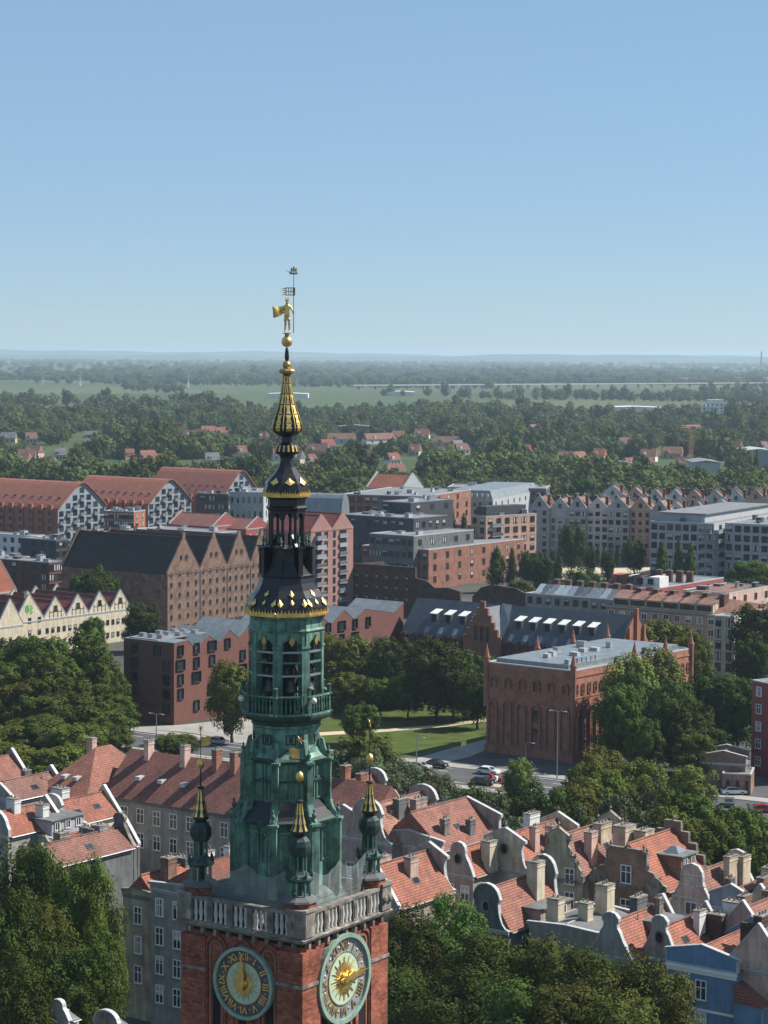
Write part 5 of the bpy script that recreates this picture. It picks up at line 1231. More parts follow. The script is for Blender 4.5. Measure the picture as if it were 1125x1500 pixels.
hall('bowed orange roof hall in the middle with a red block before it', PY(217, 789.6, 955), 27.6, 46, 14.5, 24.4)
hall('bowed orange roof hall nearest the black spire', PY(325, 775, 1010), 27, 46, 13.5, 25.4)
Hb = axes(gz)
block('orange brick block with paired windows between two bowed halls', 196, 750, 14.5, 152, 213, 'orange_brick', rz=-20, floors=4, cl=6, cr=2, ww=1.9, wh=2.1, kind='wide', clutter=9)
block('anthracite block with glazed top beside the third bowed hall', 334, 724, 19, 287, 336, 'anthracite', rz=-14, floors=5, cl=7, cr=1, ww=2.2, wh=1.8, kind='wide')
block('pale grey plastered block left of the black lantern', 386, 722, 19, 336, 410, 'lightgrey', rz=-10, floors=3, cl=6, cr=3, ww=.8, wh=2.4)
r = house('dark red tiled house with a pink gable end below the grey block', 350, 768, 13, 17, 15, 22, 'red_render', 'tile_dark', 'tri', 'tri', rz=gz, side=5, side_zs=(5, 9), skylights=4)
house('plain dark red block next to the black lantern', 395, 772, 12, 15.5, 14, 20, 'red_render', 'tile_dark', 'tri', 'tri', rz=gz, zs=(4, 8), cols=3)
block('anthracite apartment block behind the brick bay houses', 82, 792, 16, 30, 100, 'anthracite', floors=5, cl=4, cr=4, kind='dark', ww=1.5)
block('low white flat block at the left edge', 46, 786, 14, -20, 66, 'white', floors=4, cl=6, cr=3, kind='dark')
block('dark brick apartments with white bay windows', 72, 825, 15.5, -15, 98, 'dark_brick', floors=5, cl=6, cr=4, kind='dark', ww=1.6, wh=1.8)
block('grey flat block peeping above the cream row', 24, 818, 15, -30, 44, 'grey_dark', floors=5, cl=4, cr=2, kind='dark')
house('orange gable at the left edge above the cream row', 24, 866, 13, 21, 12, 20, 'orange_brick', 'tile_wine', 'tri', 'tri', rz=gz, zs=(6, 10), cols=3)
block('grey low roofs running behind the sooty granary', 262, 787, 20, 150, 300, 'grey_dark', floors=4, cl=5, cr=3, clutter=14, d_=30)

# ------------------------------------------------------------------ granary island: middle
C0 = P(455, 905, 0)
for i, lab in enumerate(('pink twin-gabled apartment tower, the half beside the dark lantern', 'pink twin-gabled apartment tower, the half with stacked balconies')):
    bw = 10.4; C = C0 + Xg*(bw*(i+1)); C.z = 25.5
    r = house(lab, 0, 0, 25.5, 30, bw, 18, 'pink_brick', 'tile_wine', 'tri', 'tri', rz=gz, C=C, cop=None, front_rise=5, name='apartment_tower', cat='apartment block', group='pink twin apartment tower')
    for j in range(9):
        if i: put(r, win_mesh(3.2, 1.9, 'wide'), 0, -9, 1.2+2.75*j, 0); put(r, balcony_mesh(3.8, .5), 0, -9, 1.0+2.75*j, 0, 'balcony')
        else: put(r, win_mesh(1.3, 1.7, 'dark'), 2.2, -9, 1.2+2.75*j, 0); put(r, balcony_mesh(4.4, 1.3), -1.4, -9, 1.0+2.75*j, 0, 'balcony'); put(r, win_mesh(2.4, 1.9, 'wide'), -1.6, -9, 1.2+2.75*j, 0)
        if i: put(r, win_mesh(.9, 1.7, 'dark'), -4.2, -9, 1.2+2.75*j, 0)
# roofless sooty brick ruin
C = P(514, 895, 0)
r = thing('ruined_granary', 'roofless sooty brick granary ruin with small square openings', 'ruin', tuple(C), R_(GRID))
wl = extent(P(514, 808, 14), X, 602)
MB().box(0, 0, 0, wl, .9, 14.6).box(0, .9, 0, .9, 16, 14).build('ruin_wall', M['soot_brick'], r)
MB().prism_y([(wl, 0), (wl+16, 0), (wl+16, 8.5), (wl+12, 9.4), (wl+7, 9.0), (wl+4, 11.0), (wl, 11.5)], 0, .8).build('broken_wall', M['soot_brick'], r)
MB().prism_y([(wl+19, 0), (wl+38, 0), (wl+38, 9), (wl+34, 10.5), (wl+26, 11), (wl+22, 10), (wl+19, 7)], 2, 2.8).build('broken_wall', M['soot_brick'], r)
for i in range(6):
    for j in range(3): put(r, win_mesh(1.0, 1.1, 'shutter'), 2+wl*i/6.4, 0, 4.5+3.2*j, 0)
block('anthracite stepped block with a lettered roof storey', 606, 760, 22, 500, 655, 'anthracite', floors=5, cl=9, cr=5, kind='wide', ww=1.6, wh=1.9, clutter=9, drop=.15)
block('dark upper storey set back on the stepped block', 602, 737, 26, 560, 664, 'anthracite', floors=1, cl=4, cr=3, ww=2, wh=1.8, kind='wide', z0=22.5, name='roof_storey')
block('grey terrace block in front of the anthracite one', 606, 786, 17.5, 541, 694, 'grey_dark', floors=4, cl=7, cr=5, kind='wide', ww=1.7, wh=1.8, clutter=3)
r, w, d = block('red brick warehouse conversion behind the ruin', 628, 806, 13, 530, 768, 'red_brick', floors=3, cl=9, cr=8, kind='dark', ww=1.4, wh=1.9, clutter=4)
block('low red block roofed in dark sheet left of the poplars', 690, 770, 14, 630, 730, 'red_render', floors=3, cl=4, cr=4, roof='tile_dark', clutter=0)
r, w, d = block('tan brick block with loggias and a black roof storey', 712, 757, 21, 690, 786, 'tan_brick', rz=-50, floors=6, cl=2, cr=6, kind='wide', ww=1.9, wh=1.9, clutter=6)
MB().box(-w/2+1.5, -d/2+1.5, 21.3, w/2-1.5, d/2-4, 24.4).build('roof_storey', M['anthracite'], r)
for j in range(6): put(r, balcony_mesh(5.0, .9), w/2, -d/2+5, .9+3.3*j, 1, 'balcony')
r, w, d = block('long red brick office block with grey bays', 622, 728, 20, 500, 690, 'red_brick', rz=-22, floors=5, cl=11, cr=5, kind='wide', ww=2.0, wh=2.2, clutter=12)
MB().box(-2, -d/2-.5, 0, 7, -d/2, 19).build('grey_bay', M['grey_dark'], r)
house('orange-roofed twin-gabled house on top of the red office block', 620, 714, 18, 24, 16, 20, 'lightgrey', 'tile', 'tri', 'tri', rz=gz, side=4, side_zs=(12, 15))
r, w, d = block('grey apartment house with curved zinc roof beside the lantern', 500, 760, 14, 440, 512, 'grey_dark', rz=-18, floors=4, cl=6, cr=3, kind='plain', ww=1.6, wh=1.8, clutter=0)
arc = [(d/2*math.cos(a), 14 + 9.5*math.sin(a)) for a in [k*math.pi/10 for k in range(11)]]
MB().prism_y(arc, -w/2, w/2).build('curved_roof', M['sheet_grey'], r, rz=R_(90))
r, w, d = block('pale mansard-roofed apartment row with dormers', 722, 733, 15, 648, 790, 'lightgrey', rz=-20, floors=4, cl=10, cr=8, kind='dark', ww=1.0, wh=1.7, clutter=0)
MB().add([(-w/2, -d/2, 15), (w/2, -d/2, 15), (w/2, d/2, 15), (-w/2, d/2, 15), (-w/2+2, -d/2+2, 19), (w/2-2, -d/2+2, 19), (w/2-2, d/2-2, 19), (-w/2+2, d/2-2, 19)], [(0,1,5,4), (1,2,6,5), (2,3,7,6), (3,0,4,7), (4,5,6,7)]).build('mansard_roof', M['sheet_grey'], r)
for i in range(8): MB().cbox(-w/2+3+i*(w-6)/7, -d/2+1.0, 15.2, 1.3, 1.6, 2.4).build('dormer', M['lightgrey'], r)
block('very long dark flat roof behind the mansard row', 800, 716, 17, 655, 830, 'grey_dark', rz=-8, floors=4, cl=12, cr=4, clutter=16, d_=26)

# pale gabled apartment row
def gable_row(px0, py0, z, n, bw, L, rzz, labs, walls, grp):
    Xq, Yq = axes(rzz); C0 = P(px0, py0, z)
    z_ = z; run = 0
    for i in range(n):
        bw_ = bw*rnd.uniform(.85, 1.18); run += bw_; z = z_ + rnd.uniform(-1.2, .8)
        C = C0 + Xq*run + Yq*((i % 2)*rnd.uniform(.4, 2.2))
        mt = walls[i % len(walls)]
        r = house(labs % ('first', 'second', 'third', 'fourth', 'fifth', 'sixth', 'seventh', 'eighth', 'ninth', 'tenth', 'eleventh', 'twelfth')[i], 0, 0, z-rnd.uniform(3.2, 4.4), z, bw_, L, mt, rnd.choice(['tile_old', 'tile_old', 'tile_dark']), 'tri', 'tri', rz=rzz, C=(C.x, C.y, z-3.6), cop='coping', zs=[1.0+2.85*j for j in range(int((z-4)/2.85))], cols=rnd.choice([2, 3, 3]), ww=rnd.choice([1.0, 1.2, 1.5]), wh=1.5, kind='dark',
              chim=[(bw*.38, -L*.2, 1.0, 2.2, z+.8, 'dark_brick'), (-bw*.3, L*.15, 1.0, 2.0, z+.8, 'dark_brick')], name='apartment_house', group=grp)
        put(r, win_mesh(1.1, 1.6, 'dark'), 0, -L/2, z-3.2, 0)
gable_row(776, 731, 24, 7, 7.4, 16, -14, 'pale gabled apartment house, %s along the row from the tan block', ['grey_mid', 'lightgrey', 'grey_mid', 'offwhite', 'grey_mid', 'tan_brick', 'grey_mid'], 'pale gabled apartment row')
gable_row(946, 734, 22, 4, 8.0, 16, -12, 'pale gabled apartment house, %s along the row behind the glass block', ['grey_mid', 'offwhite'], 'pale gabled row behind the glass block')
gable_row(880, 716, 22, 10, 9.0, 18, -10, 'gabled roof, %s in the farther apartment row', ['offwhite', 'tan_brick', 'lightgrey'], 'farther gabled apartment row')
gable_row(1060, 716, 20, 4, 10, 18, -10, 'gabled roof, %s in the row at the right edge', ['offwhite', 'pink', 'cream'], 'gabled row at the right edge')

# grey block with glass balconies
r, w, d = block('grey concrete block with wrapped glass balconies', 1046, 768, 20.5, 953, 1150, 'lightgrey', rz=-30, floors=6, cl=8, cr=6, kind='wide', ww=1.9, wh=2.0, clutter=6)
for j in range(6):
    for t in (2.5, 8.0, 16.5, 24, 31): put(r, balcony_mesh(4.6, 1.7), w/2, -d/2+t, 1.5+3.2*j, 1, 'balcony')
    put(r, balcony_mesh(3.6, 1.5), w/2-2.4, -d/2, 1.5+3.2*j, 0, 'balcony')
rs = MB().box(-w/2+2, -d/2+4, 20.5, w/2-5, d/2-3, 23.4).build('roof_storey', M['lightgrey'], r); MB().box(-w/2+1.2, -d/2+3.2, 23.4, w/2-4.2, d/2-2.2, 23.7).build('roof_slab', M['bitumen_light'], rs)
block('second grey glass-balconied wing at the right edge', 1180, 772, 20.5, 1062, 1220, 'lightgrey', rz=-30, floors=6, cl=9, cr=2, kind='wide', ww=2.0, wh=2.0)

# terraced brick housing with orange roofs
r, w, d = block('long tan brick terrace with orange roof slopes and loggias', 1050, 902, 13, 888, 1130, 'tan_brick', floors=4, cl=10, cr=6, kind='plain', ww=1.4, wh=1.6, clutter=0)
MB().add([(-w/2-.3, -d/2-.4, 12.9), (w/2+.3, -d/2-.4, 12.9), (w/2+.3, -d/2+9, 16.4), (-w/2-.3, -d/2+9, 16.4), (w/2+.3, d/2, 12.9), (-w/2-.3, d/2, 12.9)], [(0,1,2,3), (3,2,4,5), (1,4,2), (0,3,5)]).build('orange_roof', M['tile_old'], r)
for k in range(6):
    dm = MB().cbox(-w/2+4+k*(w-8)/5, -d/2+2.6, 13, 5.0, 3.6, 2.6).build('dormer', M['beige'], r); MB().add([(-w/2+1.2+k*(w-8)/5, -d/2+.5, 15.5), (-w/2+6.8+k*(w-8)/5, -d/2+.5, 15.5), (-w/2+6.8+k*(w-8)/5, -d/2+5.5, 17.2), (-w/2+1.2+k*(w-8)/5, -d/2+5.5, 17.2)], [(0,1,2,3)]).build('dormer_roof', M['tile_old'], dm)
    for q in (-1.4, 0, 1.4): put(dm, win_mesh(1.1, 1.1, 'dark'), -w/2+4+k*(w-8)/5+q, -d/2+.8, 13.9, 0)
    chimney(r, -w/2+6.8+k*(w-8)/5, -d/2+6, 14, 1.4, 2.4, 17.8, M['dark_brick'], 3)
r, w, d = block('beige stair tower with corner glazing on the tan terrace', 1076, 905, 14.8, 1045, 1092, 'cream', floors=5, cl=2, cr=2, kind='dark', ww=1.3, wh=1.9, clutter=0, name='stair_tower', cat='building')
block('tan terrace continuing to the right edge', 1150, 898, 13, 1078, 1200, 'tan_brick', floors=4, cl=6, cr=3, kind='plain', roof='tile_old', clutter=0)
r, w, d = block('grey solar-panelled terrace behind the tan one', 905, 880, 13.5, 770, 960, 'grey', floors=4, cl=10, cr=5, kind='dark', roof='bitumen', clutter=0)
for k in range(12): MB().add([(-w/2+2+k*(w-4)/12, -d/2+1, 13.8), (-w/2+1.8+(k+1)*(w-4)/12, -d/2+1, 13.8), (-w/2+1.8+(k+1)*(w-4)/12, -d/2+4.6, 16), (-w/2+2+k*(w-4)/12, -d/2+4.6, 16)], [(0,1,2,3)]).build('solar_panel', M['glass_blue'], r)
for k in range(7): chimney(r, -w/2+3+k*(w-6)/6, 1, 13.5, 1.6, 1.2, 16.6, M['dark_brick'], 3)
r, w, d = block('dark red penthouse terrace with white attic boxes', 968, 862, 15, 885, 1060, 'red_render', floors=4, cl=8, cr=6, kind='dark', clutter=0)
for k in range(4): 
    a = MB().cbox(-w/2+4+k*(w-8)/3, -d/2+4, 15, 5.5, 5, 2.8).build('attic_box', M['white' if k % 2 else 'red_render'], r); put(a, win_mesh(1.6, 1.4, 'wide'), -w/2+4+k*(w-8)/3, -d/2+1.5, 15.8, 0)
    chimney(r, -w/2+7+k*(w-8)/3, 0, 15, 1.8, 1.0, 18, M['dark_brick'], 3)
block('pink penthouse terrace further right', 1068, 870, 15, 1000, 1130, 'pink', floors=4, cl=5, cr=4, kind='dark', roof='tile_old', clutter=5)
# red building and garage at the right edge
r, w, d = block('plain red rendered block at the right edge above the square', 1165, 1010, 17.5, 1102, 1200, 'red_render', rz=-60, floors=5, cl=3, cr=2, kind='cross', clutter=2)
r, w, d = block('low brick garage with three dark doors beside the red block', 1100, 1136, 3.6, 1058, 1125, 'brown_brick', rz=-14, floors=1, cl=0, cr=0, roof='bitumen', clutter=0, d_=7, name='garage', cat='garage')
for k in range(3): MB().box(-w/2+.7+k*w/3, -d/2-.05, 0, -w/2+w/3-.4+k*w/3, -d/2, 2.6).build('garage_door', M['frame_dark'], r)
house('small dark brick shed with a hipped top behind the garage', 1092, 1120, 5, 6.5, 8, 7, 'brown_brick', 'bitumen', 'low', 'low', rz=-14)

# ------------------------------------------------------------------ trees in the town
def trees(rows, kd, label, group):
    """one label for look-alikes, or a list with one for each"""
    for i, (px, py, y, wp) in enumerate(rows):
        if isinstance(label, str): tree(px, py, y, wp, kd, label, group)
        else: tree(px, py, y, wp, kd, label[i], group)
trees([(598,1340,243,140), (722,1374,238,160), (690,1428,228,190), (585,1415,236,150), (872,1400,226,160), (770,1448,218,190)], 'near_dark', ['dark tree touching the brick tower below its parapet', 'dark tree standing before the dark green bell gable', 'large shaded tree below the bright green one', 'dark tree beside the right-hand clock', 'dark tree under the low flat roof with cream chimneys', 'deeply shaded broad tree between the other dark ones'], 'trees before the right houses')
tree(655, 1318, 247, 140, 'near_vivid', 'bright green leafy tree among the darker ones by the tower')
trees([(805,1380,234,150), (945,1405,222,180), (850,1436,216,200), (905,1466,210,180), (1005,1492,206,130)], 'near_olive', ['yellowish olive tree under the long flat dormer of the dark green house', 'broad olive tree covering the foot of the slim necked gable', 'broad olive tree in front of the low flat-roofed house', 'olive tree rooted lowest before the necked gables', 'olive tree at the foot of the blue house'], 'olive trees before the blue house')
trees([(124,1256,247,118), (66,1325,240,120), (150,1345,243,80)], 'near_olive', ['tall sunlit olive tree left of the grey tenement', 'olive tree below the glazed attic house', 'slim olive tree hugging the brown tenement'], 'olive trees left of the tower')
trees([(38,1236,256,140), (8,1318,236,120), (15,1400,226,140), (105,1385,236,140)], 'near_dark', ['dark green tree under the white-chimneyed house', 'dark green tree cut by the left edge half way down', 'dark green tree behind the round white gable top, at the left edge', 'dark green tree right behind the round white gable top'], 'dark trees left of the tower')
trees([(570,1128,372,72), (612,1126,376,70), (645,1130,370,60), (735,1160,342,75), (905,1155,338,100), (965,1150,334,90), (500,1095,396,60), (1098,1182,345,42), (660,1160,350,60)], 'willow', 'grey-green willow between the road and the roofs', 'willows along the road')
trees([(540,1072,398,80), (1025,1168,326,110), (1082,1182,318,80), (1010,1212,306,90), (1062,1208,310,90), (1112,1232,300,60), (690,1150,350,60), (985,1160,330,60)], 'mid_green', 'rounded green tree between the road and the gables', 'green trees behind the gables')
trees([(795,1148,337,80), (775,1165,335,60), (825,1172,325,60)], 'mid_dark', 'dark dense tree standing behind the pedimented gables', 'dark trees behind the gables')
trees([(840,1150,346,90), (880,1100,372,80), (935,1112,364,85), (860,1140,352,70)], 'mid_olive', 'olive tree on the near side of the brick hall', 'olive trees by the brick hall')
tree(760, 1112, 384, 46, 'mid_lime', 'yellow-green young tree beside the red and white barriers'); tree(1012, 1122, 358, 70, 'mid_lime', 'light green tree between the garage and the brick hall')
trees([(925,962,432,92), (962,950,446,78)], 'mid_lime', 'tall lime-green tree against the brick hall', 'lime trees against the brick hall')
trees([(1000,1022,420,92), (1045,980,446,100), (1082,992,440,60), (1030,1060,415,70)], 'mid_dark', 'dark tree between the brick hall and the red block', 'dark trees right of the hall')
trees([(1115,882,530,80), (1100,930,500,50)], 'mid_dark', 'dark tree in front of the tan terrace at the right', 'dark trees by the terrace')
trees([(975,908,522,90), (930,915,525,60), (1015,925,512,50)], 'mid_olive', 'olive tree between the hall roof and the tan terrace', 'olive trees by the terrace')
trees([(505,935,502,75), (475,930,506,60), (340,972,452,62), (515,985,490,60)], 'mid_olive', 'sunlit olive tree in the park beside the hotel', 'olive trees in the park')
trees([(572,932,496,66), (640,936,478,90), (692,952,484,62), (600,965,500,60), (545,955,505,55), (700,985,470,50)], 'mid_dark', ['dark park tree right of the folded brick gables', 'largest dark park tree, its trunk standing on the lawn', 'dark park tree touching the brick hall corner turret', 'dark park tree before the first slate dormers', 'dark park tree between the hotel end and the slate roof', 'low dark park tree beside the brick hall wall'], 'dark trees in the park')
trees([(60,930,476,110), (120,925,480,95), (20,938,480,90), (90,990,452,115), (150,1030,446,80), (60,1050,432,110), (165,1062,430,52), (155,965,470,60), (75,955,464,90), (0,975,462,90), (125,1000,456,85), (60,1020,444,90), (168,1015,456,60), (35,965,468,85)], 'mid_green', 'green tree in the thick grove left of the brick hotel', 'grove beside the hotel')
trees([(30,1000,452,110), (110,1060,426,95), (10,1062,430,90), (130,1085,405,80), (80,1095,400,100), (20,1090,402,90)], 'mid_olive', 'olive tree in the grove above the left roofs', 'grove above the left roofs')
trees([(208,882,588,52), (140,830,622,58), (118,845,620,40)], 'mid_dark', 'dark tree standing at the foot of the sooty granary', 'trees at the granary'); tree(135, 905, 578, 34, 'mid_green', 'slim tree before the cream half-timbered gables')
tree(255, 1074, 432, 56, 'mid_green', 'low bush beside the road lamp by the hotel'); tree(365, 1098, 405, 50, 'mid_green', 'bush at the foot of the spire beside the road')
trees([(662,748,815,22), (680,752,815,22), (700,748,818,24), (728,800,742,32), (750,806,742,20)], 'poplar', 'tall slim poplar by the tan brick block', 'poplars by the tan block')
trees([(970,793,745,24), (994,794,742,20), (1012,794,742,20)], 'poplar', 'slim poplar standing before the grey balconied block', 'poplars by the glass block')
trees([(795,812,720,30), (815,812,730,16), (850,832,700,52), (775,806,760,30), (838,765,800,34), (890,808,770,18), (865,800,780,14), (930,788,800,30)], 'mid_dark', 'dark tree by the sandy parking ground', 'trees at the parking ground')
trees([(1100,822,705,70), (1125,830,690,60), (820,850,680,40), (760,850,690,40)], 'mid_green', 'green tree below the grey balconied block', 'trees below the grey block')
for k in range(16):                    # clipped evergreens in a line before the pale row
    tree(790 + k*9.5, 806 - k*.9, 835, 8, 'far_poplar', 'small clipped evergreen in the line before the pale gables', 'line of clipped evergreens', name='evergreen')

trees([(548,1100,388,84), (588,1112,382,86), (628,1128,372,78), (668,1150,356,70), (720,1165,346,74)], 'willow', 'tall grey-green willow hiding the near lane of the road', 'tall willows by the road')
trees([(520,1150,350,60), (560,1165,345,60), (600,1160,345,64), (690,1178,330,60), (750,1190,322,60), (850,1185,325,70), (930,1180,322,80)], 'willow', 'low willow just behind the gable tops', 'willows behind the gables')
trees([(890,1130,358,70), (945,1145,345,80), (985,1185,322,70), (1040,1195,315,80), (860,1115,366,60), (1120,1200,312,70)], 'mid_olive', 'full olive tree in the belt below the brick hall', 'belt of trees below the brick hall')
trees([(905,1000,425,60), (985,1000,428,60), (1015,1075,408,60), (945,1050,415,50)], 'mid_green', 'green tree along the sunny side of the brick hall', 'green trees along the brick hall')

trees([(665,958,478,62), (598,985,482,60), (558,992,486,52), (528,1030,450,50)], 'mid_green', 'green tree on the lawn between the hotel and the brick hall', 'green trees on the lawn')

# ------------------------------------------------------------------ woods out to the plain
g = np.random.default_rng(4)
wood_lab = 'broadleaf tree at the near edge of the wood behind the last roofs'
for k in range(150):
    px = g.uniform(-20, 1145); y = g.uniform(1010, 1330); 
    h = g.uniform(8, 14)
    p = PY(px, 600, y); top = proj((p.x, y, h))
    if 560 < px < 700 and y < 1080: continue
    tree(px, top[1], y, g.uniform(9, 15)*F_PX/y, 'far_tree' if g.random() < .75 else 'far_olive', wood_lab, 'trees at the near edge of the wood')
for px in (672, 704, 714, 729, 842, 1108): tree(px, 658 if px != 842 else 668, 1400, 12, 'far_poplar', 'tall dark poplar rising out of the wood', 'poplars in the wood')
def instancer(name, pts, scl, idx_objs, mats_label):
    """one object: scattered copies of a few crowns, far too many to count"""
    me = bpy.data.meshes.new(name); me.from_pydata([tuple(p) for p in pts], [], [])
    at = me.attributes.new('s', 'FLOAT_VECTOR', 'POINT'); at.data.foreach_set('vector', np.asarray(scl, 'f').ravel())
    ar = me.attributes.new('r', 'FLOAT', 'POINT'); ar.data.foreach_set('value', g.uniform(0, 6.28, len(pts)).astype('f'))
    ai = me.attributes.new('i', 'INT', 'POINT'); ai.data.foreach_set('value', g.integers(0, len(idx_objs), len(pts)).astype('i'))
    o = ob(name, me); tag(o, kind='stuff')
    ng = bpy.data.node_groups.new(name, 'GeometryNodeTree'); ng.interface.new_socket('Geometry', in_out='INPUT', socket_type='NodeSocketGeometry'); ng.interface.new_socket('Geometry', in_out='OUTPUT', socket_type='NodeSocketGeometry')
    gi, go = ng.nodes.new('NodeGroupInput'), ng.nodes.new('NodeGroupOutput')
    ip = ng.nodes.new('GeometryNodeInstanceOnPoints'); gt = ng.nodes.new('GeometryNodeGeometryToInstance')
    for q in reversed(idx_objs):
        oi = ng.nodes.new('GeometryNodeObjectInfo'); oi.inputs['Object'].default_value = q; oi.inputs['As Instance'].default_value = True
        ng.links.new(oi.outputs['Geometry'], gt.inputs[0])
    def na(n, t):
        a = ng.nodes.new('GeometryNodeInputNamedAttribute'); a.data_type = t; a.inputs[0].default_value = n; return a.outputs[0]
    cx = ng.nodes.new('ShaderNodeCombineXYZ'); ng.links.new(na('r', 'FLOAT'), cx.inputs[2])
    ip.inputs['Pick Instance'].default_value = True
    ng.links.new(gi.outputs[0], ip.inputs['Points']); ng.links.new(gt.outputs[0], ip.inputs['Instance']); ng.links.new(na('i', 'INT'), ip.inputs['Instance Index'])
    ng.links.new(cx.outputs[0], ip.inputs['Rotation']); ng.links.new(na('s', 'FLOAT_VECTOR'), ip.inputs['Scale']); ng.links.new(ip.outputs[0], go.inputs[0])
    mo = o.modifiers.new('scatter', 'NODES'); mo.node_group = ng
    return tag(o, mats_label, 'woodland', kind='stuff')
crowns = []
for kd in ('far_tree', 'far_olive', 'far_dark', 'far_pale'):
    for i, (cm, tm, r_, h_) in enumerate(KINDS[kd]):
        t = thing('tree', wood_lab, 'tree', (-165 + 17*len(crowns), 1125 + 9*len(crowns), 0), 0, 'trees at the near edge of the wood')
        ob('trunk', tm, t); crowns.append(ob('crown', cm, t))
def noise2(x, y, s, seed=0):
    a = np.sin(x/s + seed*1.3 + 1.7*np.sin(y/s*.7 + seed)) + np.sin(y/s*1.3 + seed*2.1 + 1.3*np.sin(x/s*.9)); return a*.5
def scatter(n, y0, y1, keep, smin, smax, hmul=1.0, power=1.0):
    u = g.random(n); y = y0*(y1/y0)**(u**power); x = (g.random(n)-.5)*.40*y + 0
    k = keep(x, y); x, y = x[k], y[k]
    s = g.uniform(smin, smax, len(x)); sh = s*g.uniform(.75, 1.15, len(x))*hmul
    return np.stack([x, y, np.zeros(len(x))], 1), np.stack([s, s, sh], 1)
FARH = [(282,645,30), (305,638,22), (325,640,18), (466,668,34), (500,650,42), (518,672,38), (555,650,50), (655,655,40), (650,672,24), (700,640,12), (762,668,30), (830,680,26), (847,680,24), (878,675,18), (935,690,44), (985,672,30), (230,684,44), (190,676,14), (950,676,24), (580,700,26), (480,660,20), (608,668,16), (1000,690,20)]
_g2 = random.Random(12)
for _ in range(34):                    # more roofs half hidden in the trees
    FARH.append((_g2.uniform(5, 1120), _g2.uniform(632, 694), _g2.uniform(12, 26)))
clear = [P(a, b, 0) for a, b, c in FARH]
def wood_keep(x, y):
    k = noise2(x, y, 70, 1) + .4*noise2(x, y, 31, 2) > -.42
    for p in clear: k &= ~((np.abs(x-p.x) < 14 + p.y*.002) & (y < p.y+12) & (y > p.y-.10*p.y))
    k &= ~((np.abs(y-1620) < 60) & (x > 120))
    return k
def wood_size(p, s):
    k = 1 + .55*noise2(p[:, 0], p[:, 1], 55, 9) + .25*noise2(p[:, 0], p[:, 1], 23, 12)
    return s*np.clip(k, .55, 1.5)[:, None]
p1_, s1_ = scatter(12500, 1120, 3000, wood_keep, .7, 1.4); s1_ = wood_size(p1_, s1_)
instancer('woodland', p1_, s1_, crowns, 'continuous broadleaf wood between the town and the open plain')
def line_keep(x, y): return (noise2(x, y, 260, 3) + .5*noise2(x, y*3, 120, 5) > .5) & ~((y < 5300) & (noise2(x, y, 500, 2) > .35) & (y > 3900) & (x < 200))
p2_, s2_ = scatter(5200, 3250, 6400, line_keep, 1.1, 2.1)
instancer('hedgerow_trees', p2_, s2_, crowns, 'hedges and tree lines crossing the open fields')
def far_keep(x, y): return noise2(x, y*2.2, 520, 6) + .6*noise2(x, y*3, 230, 8) > .3
p3_, s3_ = scatter(15000, 5900, 19000, far_keep, 2.0, 4.2, .55)
instancer('distant_woods', p3_, s3_, crowns, 'belts of distant wood fading towards the horizon')
# low hills on the horizon
hb = MB(); n = 90
for row, (yy, amp, sd) in enumerate(((20500, 1.0, 0), (25500, 1.25, 4))):
    vs_ = []
    for i in range(n+1):
        x = -9000*yy/20500 + 18000*yy/20500*i/n
        hgt = amp*(58 + 16*math.sin(i*.13+sd) + 9*math.sin(i*.37+1+sd) + 5*math.sin(i*.9+sd) + 3*math.sin(i*2.3))
        vs_ += [(x, yy-1800, 0), (x, yy, max(20, min(112, hgt))), (x, yy+2500, 0)]
    fs_ = []
    for i in range(n): fs_ += [(3*i, 3*i+3, 3*i+4, 3*i+1), (3*i+1, 3*i+4, 3*i+5, 3*i+2)]
    hb.add(vs_, fs_)
M['hillside'] = plain('wooded_hillside', (.06,.085,.04), .95, .4, .002, streak=False)
tag(hb.build('hills', M['hillside']), kind='structure')

# ------------------------------------------------------------------ small houses, sheds and masts out there
def far_house(px, py, wpx, label, wall='offwhite', roof='tile'):
    p = P(px, py, 0); w = max(6, wpx*p.y/F_PX)
    r = thing('cottage', label, 'house', (p.x, p.y, 0), R_(rnd.uniform(-35, 35)), 'small houses among the trees')
    dd = 8.0
    MB().box(-w/2, -dd/2, 0, w/2, dd/2, 4.2).build('wall', M[wall], r)
    MB().add([(-w/2-.4, -dd/2-.5, 4.1), (w/2+.4, -dd/2-.5, 4.1), (w/2+.4, dd/2+.5, 4.1), (-w/2-.4, dd/2+.5, 4.1), (-w/2+.2, 0, 9.2), (w/2-.2, 0, 9.2)], [(0,1,5,4), (2,3,4,5), (1,2,5), (3,0,4), (3,2,1,0)]).build('roof', M[roof], r)
    for q in (-.3, 0, .3): put(r, win_mesh(1.1, 1.4, 'dark'), w*q, -dd/2, 1.4, 0)
    MB().cbox(w*.2, .6, 7.5, .8, .8, 2.6).build('chimney', M['red_brick'], r)
    MB().cbox(-w*.2, -dd/2+1.0, 4.4, 2.0, 2.0, 2.4).build('dormer', M[wall], r)
for k, (a, b_, c) in enumerate(FARH):
    wl_ = ('offwhite', 'beige', 'white', 'pink')[k % 4]; rf_ = ('tile', 'tile_old', 'tile_dark', 'bitumen')[(k*7) % 4 if k > 22 else (0 if k % 4 != 3 else 1)]
    far_house(a, b_, c, '%s cottage under a %s roof among the trees' % (dict(offwhite='off-white', beige='beige', white='white', pink='pinkish')[wl_], dict(tile='red tiled', tile_old='brownish tiled', tile_dark='dark red', bitumen='grey')[rf_]), wl_, rf_)
